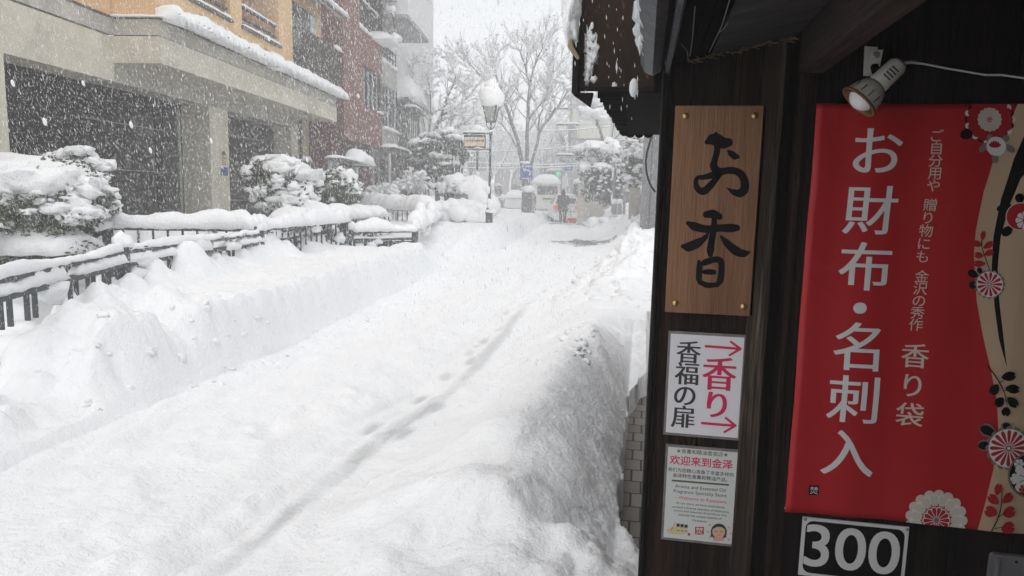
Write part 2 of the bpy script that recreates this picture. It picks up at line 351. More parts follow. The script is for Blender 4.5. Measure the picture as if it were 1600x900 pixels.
def height(X, Y):
    e_l = eL(Y)+.07*fbm(X*0+3.3, Y*.9, 5, 2)
    e_r = eR(Y)+.16*fbm(X*0+7.7, Y*1.3, 8)+.04*fbm(X*0, Y*5, 9)
    road = .04*fbm(X*1.3, Y*.5, 1)+.04*fbm(X*5, Y*2.2, 2)
    ch = fbm(X*4.5+.7*Y, Y*2.6, 31, 3)                     # trampled clods between the wheel tracks
    road = road + .035*sst(.10, .55, ch)*sst(-2.9, -2.3, X)*sst(-1.45, -1.8, X)*sst(14, 5, Y)
    for off, wd in ((.42, .16), (1.55, .17)):              # wheel tracks
        road = road - .03*np.exp(-((X-(e_l+off))/wd)**2)
    for off, wd, dp in ((-.40, .030, .016), (-.56, .035, .014), (-.95, .05, .012)):
        road = road - dp*np.exp(-((X-(eR(Y)+off+.03*fbm(X*0, Y*.35, 60)))/wd)**2)*sst(13, 9, Y)
    for off, wd, dp in ((.16, .035, .020), (.30, .03, .016), (.62, .05, .012)):
        road = road - dp*np.exp(-((X-(eL(Y)+off+.03*fbm(X*0, Y*.35, 61)))/wd)**2)*sst(13, 9, Y)
    road = road + .012*fbm(X*13, Y*7, 62, 3)
    # left bank
    hL = np.interp(Y, [0, 3.5, 3.85, 4.15, 5.5, 11.75, 12.0, 14.0, 16.5, 34, 40, 60], [.10, .12, .34, .50, .53, .55, .48, .20, .60, .60, .45, .4])
    hL = hL+(np.where(Y > 11, .40, hL)-hL)*sst(-4.1, -4.5, X)*sst(17, 13, Y)
    wL = np.interp(Y, [0, 3.6, 4.4, 5.2, 11.8, 13, 17, 34], [.3, .3, .2, .13, .12, .4, .3, .4])
    lump = .10*fbm(X*1.7, Y*1.7, 11)+.09*np.abs(fbm(X*4.2, Y*4.2, 12))+.03*fbm(X*11, Y*11, 13)+.10*sst(6.2, 4.8, Y)*np.abs(fbm(X*3.1+.5*Y, Y*3.3, 19, 2))
    chip = .05*fbm(X*5, Y*5, 50, 3)+.035*fbm(X*4, Y*13, 55, 2); t = np.clip((e_l-X)/wL, 0, 1); prof = np.clip((e_l-X+chip*t)/wL, 0, 1)**.9
    near = sst(6.2, 4.2, Y)
    zL = hL*prof*(1+.35*near*fbm(X*2.6, Y*2.6, 14)) + lump*prof*(.5+.8*near)
    zL = zL + .05*np.exp(-((X-e_l+.02)/.07)**2)*sst(4.6, 3.8, Y)
    zL = zL + np.maximum(0, .10+.42*fbm(X*2.2, Y*2.0, 15))*sst(.42, .05, X-xR(Y))*sst(3.9, 4.5, Y)*sst(12.6, 11.5, Y)   # heaped against the rail
    z = np.where(X < e_l, zL, 0)
    zL = np.maximum(zL, (.58+.16*fbm(X*2.4, Y*2.4, 18))*sst(.60, .02, X-xR(Y))*sst(4.4, 3.8, Y))
    # canal and garden beyond the rail
    xr = xR(Y)-.10
    can = sst(0, .22, xr-X)*sst(9.8, 8.8, Y)
    far = sst(xr-1.75, xr-2.05, X)
    zc = -.75+.10*fbm(X*2, Y*2, 16); zg = .22+.10*fbm(X*1.2, Y*1.2, 17)
    z = z*(1-can)+zc*can*(1-far)+zg*can*far
    # right-hand mound
    tr = np.clip((X-e_r)/np.interp(Y, [0, 10, 20, 30], [.78, .8, 1.3, 2.2]), 0, 1)
    hm = np.interp(Y, [-5, 1.2, 1.9, 2.5, 3.2, 4.2, 5.0, 5.4, 5.9, 6.6, 8.5, 13, 20, 27, 33, 37, 60], [.25, .22, .20, .27, .39, .46, .50, .50, .44, .28, .22, .26, .40, .62, .8, .85, .8])
    rid = np.interp(Y, [2, 2.6, 4.2, 5.2, 8, 60], [-.64, -.58, -.52, -.50, -.45, -.45])+.05*fbm(X*0, Y*1.1, 20)
    upm = hm*(.85*tr*tr*(3-2*tr)+.15*(1-(1-tr)**1.7))
    td = np.clip((X-rid)/(np.where(Y < 7, -.05, 1.2)-rid), 0, 1); dn = 1-td**1.7
    base = np.interp(Y, [1, 2.2, 2.6, 3.0, 5.2, 6.0, 7.5, 13, 20, 27, 33, 60], [.16, .14, .05, .04, .05, .08, .16, .26, .40, .60, .75, .8])
    down = base+(np.maximum(upm, base)-base)*dn
    zr = np.where(X > rid, np.minimum(down, upm+.2), upm)
    rough = np.interp(Y, [0, 2.4, 3.1, 6, 8, 12, 40], [.09, .085, .012, .014, .05, .12, .16])
    zr = zr + np.clip(tr*3, 0, 1)*(rough*fbm(X*3.0, Y*3.0, 21)*1.6+.35*rough*np.abs(fbm(X*8, Y*8, 22)))
    zr = zr + .022*np.clip(tr*3, 0, 1)*fbm(X*1.1, Y*1.1, 23)
    grain = sst(-.75, -.45, X)*sst(2.2, 2.6, Y)*sst(9, 6, Y); zr = zr+np.clip(tr*4, 0, 1)*.05*fbm(X*2.3, Y*2.3, 54, 3)*sst(1.5, 2, Y)*sst(9, 6, Y)+grain*(.014*fbm(X*19, Y*19, 51, 3)+.03*np.maximum(0, fbm(X*7, Y*7, 52))*sst(.1, .3, fbm(X*2, Y*2, 53)))
    far_r = sst(9.5, 13, Y)
    zr = zr+far_r*.18*np.clip((X-e_r)/1.0, 0, 1)*np.abs(fbm(X*1.5, Y*1.2, 24))*2
    for px, py, r, a in ((935, 545, .10, .05), (925, 525, .07, .05), (948, 558, .06, .04), (790, 800, .12, .05), (840, 785, .10, .06), (700, 735, .13, -.05), (770, 740, .12, -.06), (905, 838, .16, .05)):
        q = atz(px, py, .36 if py < 600 else .22); zr = zr+a*np.exp(-(((X-q.x)/r)**2+((Y-q.y)/r)**2))
    z = np.where(X > e_r, zr, z)
    z = z + np.where((X >= e_l) & (X <= e_r), road, 0)
    z = z + .006*fbm(X*9, Y*9, 25)
    # bare brick beside the shop wall, and the sheltered ground under its eaves
    edge = -.045+.03*fbm(X*0+2, Y*4, 26)+.012*fbm(X*0, Y*15, 27)+np.interp(Y, [2.5, 2.75, 2.95, 3.4, 4.6, 5.4, 5.9], [.12, .10, .02, 0, 0, .06, .3])
    z = np.where((X > edge) & (Y > 2.0) & (Y < 7.0), -.30, z)
    z = np.where((X > .10) & (Y > 2.0) & (Y < 7.6), -.30, z)
    z = np.where((X > -.02) & (Y <= 2.0), -.30, z)
    # inside the concrete house
    so_ = (X-PL.x)*DL.x+Y*DL.y; oo = (X-PL.x)*NL.x+Y*NL.y
    z = np.where((oo < .15) & (so_ > 2) & (so_ < 20.5), -.35, z)
    slush = np.zeros_like(X)
    c0 = eR(Y)-.24+.05*fbm(X*0, Y*.6, 66); k = np.exp(-((X-c0)/.052)**4)*sst(8.6, 5.5, Y)*sst(-.12, .34, fbm(X*2.4, Y*.9, 40)+.30*fbm(X*14, Y*9, 41)+.10)
    slush = np.maximum(slush, .50*k*(.45+.55*sst(2.4, 2.9, Y)))
    k = np.exp(-((X-c0+.01)/.058)**4)*sst(9.6, 8.0, Y); slush = np.maximum(slush, .25*k*(1+.8*fbm(X*3, Y*1.2, 63)))
    for off in (-.40, -.56): slush = np.maximum(slush, .13*np.exp(-((X-(eR(Y)+off+.03*fbm(X*0, Y*.35, 60)))/.03)**2)*sst(9, 5, Y)*sst(-.3, .2, fbm(X*2, Y*1.1, 64)))
    k2 = np.exp(-((X-(e_r-.42))/.05)**4)*sst(4.6, 3.4, Y)*sst(0, .5, fbm(X*2, Y*.8, 42)); slush = np.maximum(slush, .30*k2)
    for px, py, a, b in FOOT:
        q = atz(px, py, 0); d = ((X-q.x)/(b*.75))**2+((Y-q.y)/(a*.95))**2
        k = np.exp(-d**2); z = z-.012*k; slush = np.maximum(slush, k*(.42 if a > .125 else .28))
    q = atz(915, 379, 0); d = ((X-q.x+.2*fbm(X*1.1, Y*.6, 44)*2)/.95)**2+((Y-q.y)/1.5)**2
    slush = np.maximum(slush, 1.0*sst(1.25, .35, d+1.6*fbm(X*2.2, Y*1.3, 43)+1.2*fbm(X*9, Y*5, 47)))
    for px, py, ax, ay, st in ((922, 352, .45, 2.4, .75), (865, 349, .4, 1.0, .8), (890, 350, 1.0, .6, .35)):
        q = atz(px, py, 0); d = ((X-q.x)/ax)**2+((Y-q.y)/ay)**2
        slush = np.maximum(slush, st*sst(1.3, .4, d+.8*fbm(X*2.2, Y*1.3, 45)))
    return z, slush
def grid_axis(parts):
    r = []
    for a, b, st in parts: r += list(np.arange(a, b-1e-6, st))
    return np.array(r+[parts[-1][1]])
gx = grid_axis([(-66, -20, 2), (-20, -8, .4), (-8, -5.2, .08), (-5.2, -.2, .03), (-.2, .08, .008), (.08, 3, .12), (3, 66, 2.5)])
gy = [-24.0]
while gy[-1] < 118:
    y = gy[-1]; gy.append(y+(1.5 if y < -1 else .2 if y < 1.2 else max(.022, .0055*y)))
gy = np.array(gy); GX, GY = np.meshgrid(gx, gy); GZ, GS = height(GX, GY)
nx, ny = len(gx), len(gy)
gme = bpy.data.meshes.new('snow_ground'); gme.vertices.add(nx*ny)
gme.vertices.foreach_set('co', np.stack([GX, GY, GZ], -1).astype(np.float32).ravel())
ii = np.arange((ny-1)*(nx-1)); r_, c_ = ii//(nx-1), ii % (nx-1); a_ = r_*nx+c_
quad = np.stack([a_, a_+1, a_+nx+1, a_+nx], -1).astype(np.int32)
gme.loops.add(quad.size); gme.polygons.add(len(quad))
gme.loops.foreach_set('vertex_index', quad.ravel()); gme.polygons.foreach_set('loop_start', np.arange(0, quad.size, 4, dtype=np.int32))
gme.polygons.foreach_set('use_smooth', np.ones(len(quad), dtype=bool))
att = gme.attributes.new('slush', 'FLOAT', 'POINT'); att.data.foreach_set('value', GS.astype(np.float32).ravel())
gme.update(); gme.validate()
gm = mat('snow_ground', (.915, .925, .935), (.94, .945, .95), 2, .8, .9, 26, spec=.08)
gnt = gm.node_tree; bs = [n for n in gnt.nodes if n.type == 'BSDF_PRINCIPLED'][0]
at_ = _n(gnt, 'ShaderNodeAttribute', attribute_name='slush')
gnz = _n(gnt, 'ShaderNodeTexNoise', Scale=90, Detail=4.0); gg = _n(gnt, 'ShaderNodeNewGeometry'); gnt.links.new(gg.outputs['Position'], gnz.inputs['Vector'])
ma = _n(gnt, 'ShaderNodeMath', operation='MULTIPLY_ADD'); ma.inputs[1].default_value = .9; ma.inputs[2].default_value = -.45
gnt.links.new(gnz.outputs['Fac'], ma.inputs[0])
mb_ = _n(gnt, 'ShaderNodeMath', operation='MULTIPLY_ADD', use_clamp=True); mb_.inputs[1].default_value = 1.2
gnt.links.new(at_.outputs['Fac'], mb_.inputs[1]); gnt.links.new(ma.outputs[0], mb_.inputs[0]); gnt.links.new(at_.outputs['Fac'], mb_.inputs[2])
_ob = [n for n in gnt.nodes if n.type == 'BUMP'][0]; _n2 = _n(gnt, 'ShaderNodeTexNoise', Scale=95, Detail=3.0, Roughness=.7); gnt.links.new(gg.outputs['Position'], _n2.inputs['Vector'])
_b2 = _n(gnt, 'ShaderNodeBump', Strength=.40, Distance=.010); gnt.links.new(_n2.outputs['Fac'], _b2.inputs['Height']); gnt.links.new(_ob.outputs[0], _b2.inputs['Normal']); gnt.links.new(_b2.outputs[0], bs.inputs['Normal'])
gmx = _n(gnt, 'ShaderNodeMixRGB'); gmx.inputs['Color2'].default_value = (.24, .245, .25, 1)
old = bs.inputs['Base Color'].links[0].from_socket
gnt.links.new(old, gmx.inputs['Color1']); gnt.links.new(mb_.outputs[0], gmx.inputs['Fac']); gnt.links.new(gmx.outputs[0], bs.inputs['Base Color'])
gme.materials.append(gm)
go = bpy.data.objects.new('snow_ground', gme); COL.objects.link(go); go['kind'] = 'structure'
def zat(x, y): return float(height(np.array([[float(x)]]), np.array([[float(y)]]))[0][0, 0])

# broken lumps thrown up by the plough
def clods(label, n, xr_, yr_, rr_, seed, zoff=.35, amp=.35):
    r5 = random.Random(seed); xs_ = [r5.uniform(*xr_) for _ in range(n)]; ys_ = [r5.uniform(*yr_) for _ in range(n)]
    zs_ = height(np.array([xs_]), np.array([ys_]))[0][0]; m = MB()
    for k in range(n):
        r = r5.uniform(*rr_)*(1 if r5.random() < .8 else 1.5); m.blob((xs_[k], ys_[k], zs_[k]-r*zoff), (r*r5.uniform(.8, 1.5), r*r5.uniform(.8, 1.4), r*r5.uniform(.5, .9)), amp, 1.5, 2, seed*9+k, rot=r5.uniform(0, 6))
    o = m.build('snow_clods', SNOW, None, (sum(xs_)/n, sum(ys_)/n, float(zs_.mean())), smooth=True); return tag(o, label, kind='stuff')
clods('broken ploughed snow lumps on the blunt near end of the left bank', 34, (-4.0, -3.05), (3.7, 5.6), (.010, .035), 3, .4, .4)
clods('snow lumps fallen along the foot of the left bank face', 45, (-3.35, -3.05), (3.4, 9.0), (.008, .028), 4, .2)
clods('rough snow clods on the far part of the right bank', 120, (-1.0, .0), (8.0, 17.0), (.04, .13), 5)
clods('small snow crumbs on the shoulder of the mound by the shop', 40, (-.62, -.3), (4.4, 5.7), (.012, .034), 6, .1)

# brick paving beside the shop
bm_ = bpy.data.materials.new('brick_paving'); bm_.use_nodes = True; nt = bm_.node_tree; b = nt.nodes['Principled BSDF']
g = _n(nt, 'ShaderNodeNewGeometry'); mp = _n(nt, 'ShaderNodeMapping'); mp.inputs['Rotation'].default_value = (0, 0, 0)
br = _n(nt, 'ShaderNodeTexBrick', Scale=1.0); br.inputs['Brick Width'].default_value = .105; br.inputs['Row Height'].default_value = .165; br.inputs['Mortar Size'].default_value = .006
br.inputs['Color1'].default_value = (.20, .18, .155, 1); br.inputs['Color2'].default_value = (.29, .26, .225, 1); br.inputs['Mortar'].default_value = (.035, .032, .03, 1)
nt.links.new(g.outputs['Position'], mp.inputs[0]); nt.links.new(mp.outputs[0], br.inputs['Vector']); nt.links.new(br.outputs['Color'], b.inputs['Base Color'])
bu = _n(nt, 'ShaderNodeBump', Strength=.8, Distance=.01); bu.invert = True; nt.links.new(br.outputs['Fac'], bu.inputs['Height']); nt.links.new(bu.outputs[0], b.inputs['Normal'])
b.inputs['Roughness'].default_value = .75
tag(MB().box(-.5, 5.0, -6, 7.6, -.22, -.11).build('brick_paving', bm_), kind='structure')

# ------------------------------------------------------------------ the shop we stand beside
YW = 2.1
def W(x, y, Y=YW):
    p = aty(x, y, Y); return p.x, p.z
shop = thing('wooden_shop', 'old black timber shop front under low eaves, hung with signs', 'shop', (1.5, 2.2, -.2))
MB().box(.06, .185, YW, 2.2, -.3, 2.3).build('wall_plank', WOOD, shop)
MB().box(.189, .305, YW+.002, 2.2, -.3, 2.3).build('wall_plank', WOOD, shop)
MB().box(.036, .046, YW-.030, 2.24, -.3, 1.82).box(.048, .058, YW-.020, 2.24, -.3, 1.83).build('corner_trim', WOODK, shop, bevel=.003)
MB().box(.307, .362, YW-.022, 2.2, -.3, 2.3).build('door_post', WOODW, shop, bevel=.004)
MB().box(.362, .402, YW+.05, 2.2, -.3, 2.3).build('door_groove', WOODK, shop)
MB().box(.402, .418, YW-.03, 2.2, -.3, 2.3).box(.420, .448, YW-.018, 2.2, -.3, 2.3).build('door_frame', WOOD, shop, bevel=.003)
MB().box(.45, 3.2, YW, 2.2, -.3, 2.75).build('dark_panel', WOODK, shop)
MB().box(.95, 1.05, 2.201, 7.2, -.3, 1.95).build('street_wall', DARKBR, shop)
MB().box(1.051, 3.2, 2.201, 7.2, -.3, 1.94).build('shop_body', WOODK, shop)
MB().box(3.2, 3.3, -2.4, 2.2, -.3, 3.1).build('side_wall', WOODK, shop)
MB().box(.36, 3.2, -1.0, -.9, -.3, 2.8).build('light_block_wall', WOODK, shop)  # unseen wall added behind the camera to keep light off the banner
# soffit: boards sloping up inland, between the eaves edge and the purlin
def slope(x): return 1.825+(x-.06)*.21
m = MB()
for i in range(5):
    y0 = 2.098-.9*i; y1 = y0-.896
    m.hexa([(.165, y1, slope(.165)), (.385, y1, slope(.385)), (.385, y0, slope(.385)), (.165, y0, slope(.165)), (.165, y1, slope(.165)+.02), (.385, y1, slope(.385)+.02), (.385, y0, slope(.385)+.02), (.165, y0, slope(.165)+.02)])
m.build('soffit_board', SOFF, shop)
m = MB()
for x0, x1, dz in ((.055, .095, 0), (.099, .128, .012), (.132, .163, .004)):
    m.hexa([(x0, -2.4, slope(x0)+dz), (x1, -2.4, slope(x1)+dz), (x1, 2.098, slope(x1)+dz), (x0, 2.098, slope(x0)+dz), (x0, -2.4, slope(x0)+dz+.05), (x1, -2.4, slope(x1)+dz+.05), (x1, 2.098, slope(x1)+dz+.05), (x0, 2.098, slope(x0)+dz+.05)])
m.build('eave_batten', EAVEK, shop)
m = MB()   # frayed edge of the boards where they meet the wall
r2 = random.Random(3)
for i in range(70):
    x = r2.uniform(.10, .375); z = slope(x)-.004
    m.bar((x, 2.092, z), (x+r2.uniform(-.02, .03), 2.085-r2.uniform(0, .03), z+r2.uniform(-.012, .008)), r2.uniform(.002, .006), .002)
m.build('frayed_edge', mat('frayed_wood', (.10, .075, .045), (.22, .17, .10), 30, .9), shop)
m = MB()   # cobwebs and water marks: thin pale threads under the eave
for p in ([(1078, 88), (1082, 60), (1086, 10)], [(1064, 68), (1074, 80), (1076, 98)], [(1122, 52), (1132, 44), (1137, 36)], [(1052, 90), (1062, 45), (1072, 0)], [(1108, 82), (1128, 40), (1140, 0)]):
    pts = []
    for i, (px, py) in enumerate(p):
        r = Vector(ray(px, py)); e = Vector(EYE); # meet the underside z = slope(x) - .002
        t = (1.825-.06*.21-.004-e.z+e.x*.21)/(r.z-.21*r.x); pts.append(e+r*t)
    m.tube(pts, .0013, 5)
m.build('cobweb', mat('cobweb', (.20, .19, .18), rough=.9), shop)
MB().box(.398, .462, -2.3, 2.095, 1.795, 1.925).box(.464, .478, -2.3, 2.095, 1.81, 1.90).build('beam', BEAMM, shop, bevel=.006)
m = MB(); m.hexa([(.478, -2.3, 1.97), (3.2, -2.3, 2.62), (3.2, 2.098, 2.62), (.478, 2.098, 1.97), (.478, -2.3, 2.0), (3.2, -2.3, 2.65), (3.2, 2.098, 2.65), (.478, 2.098, 2.0)])
m.build('ceiling', WOODK, shop)
for i in range(4): 
    y = 1.6-i*.85
    m = MB(); m.hexa([(.50, y, 1.905), (2.9, y, 2.48), (2.9, y+.06, 2.48), (.50, y+.06, 1.905), (.50, y, 1.97), (2.9, y, 2.55), (2.9, y+.06, 2.55), (.50, y+.06, 1.97)])
    m.build('rafter', BEAMM, shop)
m = MB(); m.hexa([(-.03, -2.4, 1.90), (3.3, -2.4, 2.72), (3.3, 2.35, 2.72), (-.03, 2.35, 1.90), (-.03, -2.4, 1.96), (3.3, -2.4, 2.78), (3.3, 2.35, 2.78), (-.03, 2.35, 1.96)])
roof = m.build('roof', TILE, shop)
cap(MB().strip([(-.04+1.6, -2.4, 2.36), (1.56, 2.35, 2.36)], 3.2, .30, seed=4, step=.2), 'roof_snow', shop)
# gutter along the eave, icy at its lip
pr = [(-.028, .062), (-.034, .03), (-.022, .006), (0, -.004), (.022, .006), (.034, .03), (.028, .062)]
m = MB(); n = len(pr)
vs_ = [(x+.006, -2.4, z+1.80) for x, z in pr]+[(x+.006, 2.12, z+1.80) for x, z in pr]+[(x*.88+.006, 2.12, z*.9+1.806) for x, z in pr]+[(x*.88+.006, -2.4, z*.9+1.806) for x, z in pr]
m.add(vs_, [(i, i+1, i+1+n, i+n) for i in range(n-1)]+[(i+n, i+1+n, i+1+2*n, i+2*n) for i in range(n-1)]+[(i+3*n, i+2*n, i+1+2*n, i+1+3*n) for i in range(n-1)])
m.box(.041, .053, -2.4, 2.11, 1.795, 1.87)
m.build('gutter', GUTT, shop)
m = MB()
for i in range(26):
    y = 1.35+i*.026+r2.uniform(-.01, .01); m.blob((-.020+r2.uniform(-.006, .006), y, 1.852+r2.uniform(-.014, .012)), (.012+r2.uniform(0, .008), .024, .018+r2.uniform(0, .014)), .3, 2, 2, i)
m.build('gutter_ice', ICE, shop, smooth=True)
# boarded end of the next eaves, with the eaves running away behind it
e1 = [(-.238, 2.62), (-.238, 1.825), (.018, 1.822), (.012, 1.90), (-.004, 1.99), (-.018, 2.09), (-.036, 2.13), (-.034, 2.3), (-.05, 2.62)]
jag = []
for (xa, za), (xb, zb) in zip(e1, e1[1:]+e1[:1]):
    jag.append((xa, za))
    if xb > -.1 and xa > -.1:
        for k in (.25, .5, .75): jag.append((xa+(xb-xa)*k+r2.uniform(-.004, .004), za+(zb-za)*k))
MB().prism(jag, 2.50, 2.53).build('eave_board', RUSTB, shop)
MB().box(-.262, -.239, 2.47, 2.56, 1.80, 2.62).box(-.239, .016, 2.488, 2.50, 1.808, 1.823).build('board_frame', WOODK, shop, bevel=.003)
MB().hexa([(-.258, 2.49, 1.797), (-.20, 2.49, 1.757), (-.20, 2.53, 1.757), (-.258, 2.53, 1.797), (-.258, 2.49, 1.803), (-.19, 2.49, 1.803), (-.19, 2.53, 1.803), (-.258, 2.53, 1.803)]).build('bracket', WOODK, shop)
hk = [aty(x, y, 2.45) for x, y in ((892, 62), (891, 72), (897, 82), (904, 92))]
MB().tube(hk, [.008, .009, .008, .005], 8).build('gutter_hook', mat('hook_tan', (.24, .18, .12), (.34, .27, .18), 20, .7), shop)
m = MB()
m.hexa([(-.165, 2.54, 1.808), (.95, 2.54, 1.808), (.95, 4.1, 1.80), (-.135, 4.1, 1.80), (-.165, 2.54, 1.90), (.95, 2.54, 1.90), (.95, 4.1, 1.89), (-.135, 4.1, 1.89)])
for i in range(44):
    y = 2.56+i*.036; m.box(-.17-r2.uniform(0, .012)+(y-2.54)*.018, -.10, y, y+.022, 1.803-r2.uniform(0, .01), 1.85)
m.build('lower_eave', EAVEK, shop)
m = MB()
for c in (-.095, -.045, .005): m.lathe((c, 4.08, 1.808), [(.026, 0), (.027, .02), (.024, .04)], 14, ax=(0, 1, 0))
m.build('eave_tile', EAVEK, shop)
m = MB()
m.blob((-.272, 2.49, 2.20), (.042, .10, .17), .16, 1.6, 3, 41).blob((-.268, 2.47, 2.06), (.028, .06, .10), .2, 1.8, 3, 42).blob((-.275, 2.5, 2.42), (.06, .12, .16), .16, 1.6, 3, 43)
for px, py, a, b_ in ((921, 66, 6, 16), (926, 80, 8, 18), (921, 100, 6, 18), (918, 120, 3, 12), (927, 124, 5, 4), (960, 134, 3, 4)):
    q = aty(px, py, 2.498); m.blob(q, (a*.0023, .005, b_*.0023), .55, 3.2, 3, px)
cap(m, 'board_snow', shop)
cap(MB().strip([(.0, 2.53, 1.9), (.0, 4.1, 1.89)], .26, .16, seed=9), 'eave_snow', shop)

# ------------------------------------------------------------------ signs on the shop wall (printed layers in the wall plane)
class Print:
    def __init__(s, Y, dy=.000022): s.mb = MB(); s.Y = Y; s.dy = dy; s.k = 0
    def y(s): s.k += 1; return s.Y-s.k*s.dy
    def poly(s, pts, mi=0):        # pts in photo px on the wall plane
        y = s.y(); vs = []
        for px, py in pts: x, z = W(px, py, s.Y); vs.append((x, y, z))
        bm = bmesh.new(); f = bm.faces.new([bm.verts.new(v) for v in vs]); f.normal_update()
        if f.normal.y > 0: bmesh.ops.reverse_faces(bm, faces=[f])
        bmesh.ops.triangulate(bm, faces=bm.faces[:]); bm.verts.index_update()
        s.mb.add([v.co[:] for v in bm.verts], [tuple(v.index for v in f.verts) for f in bm.faces], mi); bm.free()
    def disc(s, cx, cy, r, mi=0, n=28, ry=None, wob=0, k=0):
        s.poly([(cx+r*(1+wob*math.cos(k*a))*math.cos(a), cy+(ry or r)*(1+wob*math.cos(k*a))*math.sin(a)) for a in (2*math.pi*i/n for i in range(n))], mi)
    def ring(s, cx, cy, rad, n, r, mi, ph=0, step=1, off=0):
        for i in range(off, n, step):
            a = 2*math.pi*i/n+ph; s.disc(cx+rad*math.cos(a), cy+rad*math.sin(a), r, mi, 10)
    def petals(s, cx, cy, n, r0, r1, wd, mi, ph=0):
        for i in range(n):
            a = 2*math.pi*i/n+ph; c, q = math.cos(a), math.sin(a); pts = []
            for t, ww in ((0, .12), (.3, .5), (.6, .85), (.82, 1), (.95, .75), (1, 0), (.95, -.75), (.82, -1), (.6, -.85), (.3, -.5), (0, -.12)):
                rr = r0+(r1-r0)*t; pts.append((cx+rr*c-ww*wd*q, cy+rr*q+ww*wd*c))
            s.poly(pts, mi)
    def leaf(s, x0, y0, x1, y1, wd, mi, notch=0.0):
        dx, dy = x1-x0, y1-y0; L = math.hypot(dx, dy); ux, uy = dx/L, dy/L; pts = []
        prof = [(0, 0), (.15, .55), (.4, .95), (.65, 1), (.88, .7), (1, .25 if notch else 0)]
        for t, ww in prof: pts.append((x0+dx*t-uy*ww*wd, y0+dy*t+ux*ww*wd))
        if notch: pts.append((x0+dx*(1-notch), y0+dy*(1-notch)))
        for t, ww in reversed(prof[1:]): pts.append((x0+dx*t+uy*ww*wd, y0+dy*t-ux*ww*wd))
        out_ = []
        for p in pts:
            if not out_ or math.hypot(p[0]-out_[-1][0], p[1]-out_[-1][1]) > .05: out_.append(p)
        s.poly(out_, mi)
    def stroke(s, pts, mi=0, close=False):      # brush stroke: (x, y, width) samples
        P = [Vector((p[0], p[1])) for p in pts]; Wd = [p[2] for p in pts]; Q = []; n = len(P); sub = 6
        for i in range(n-1):
            p0 = P[max(i-1, 0)]; p1 = P[i]; p2 = P[i+1]; p3 = P[min(i+2, n-1)]
            for k in range(sub if i < n-2 else sub+1):
                t = k/sub; q = .5*((2*p1)+(p2-p0)*t+(2*p0-5*p1+4*p2-p3)*t*t+(3*p1-p0-3*p2+p3)*t**3)
                u = t*t*(3-2*t); Q.append((q, Wd[i]*(1-u)+Wd[i+1]*u))
        lft, rgt = [], []
        y = s.y(); x_ = lambda v: W(v.x, v.y, s.Y)
        vs = []
        for i, (q, ww) in enumerate(Q):
            d = (Q[min(i+1, len(Q)-1)][0]-Q[max(i-1, 0)][0]).normalized(); nrm = Vector((-d.y, d.x))
            for sg in (1, -1):
                X, Z = x_(q+nrm*ww*.5*sg); vs.append((X, y, Z))
        fs = [(2*i, 2*i+1, 2*i+3, 2*i+2) for i in range(len(Q)-1)]
        s.mb.add(vs, fs, mi)
        for q, ww in (Q[0], Q[-1]): 
            if ww > 1.2: s.disc(q.x, q.y, ww*.5, mi, 12)
    def text(s, body, px, py, h=None, wd=None, mi=0, **kw):
        x, z = W(px, py, s.Y); k = W(px+50, py, s.Y)[0]-W(px-50, py, s.Y)[0]
        text(s.mb, body, x, z, s.y(), h=h*k/100 if h else None, wd=wd*k/100 if wd else None, mi=mi, em=kw.pop('em')*k/100 if 'em' in kw else None, **kw)
    def column(s, body, x0, y0, x1, y1, em, mi=0, **kw):
        n = len(body)
        for i, c in enumerate(body):
            t = i/(n-1) if n > 1 else .5
            if c != ' ': s.text(c, x0+(x1-x0)*t, y0+(y1-y0)*t, em=em, mi=mi, **kw)
    def build(s, name, mats, parent, clip=None):
        o = s.mb.build(name, mats, parent)
        if clip:
            b = bmesh.new(); b.from_mesh(o.data); off = wl(o)
            for co, no in clip:
                bmesh.ops.bisect_plane(b, geom=b.verts[:]+b.edges[:]+b.faces[:], plane_co=Vector(co)-off, plane_no=no, clear_outer=True)
            b.to_mesh(o.data); b.free()
        return o

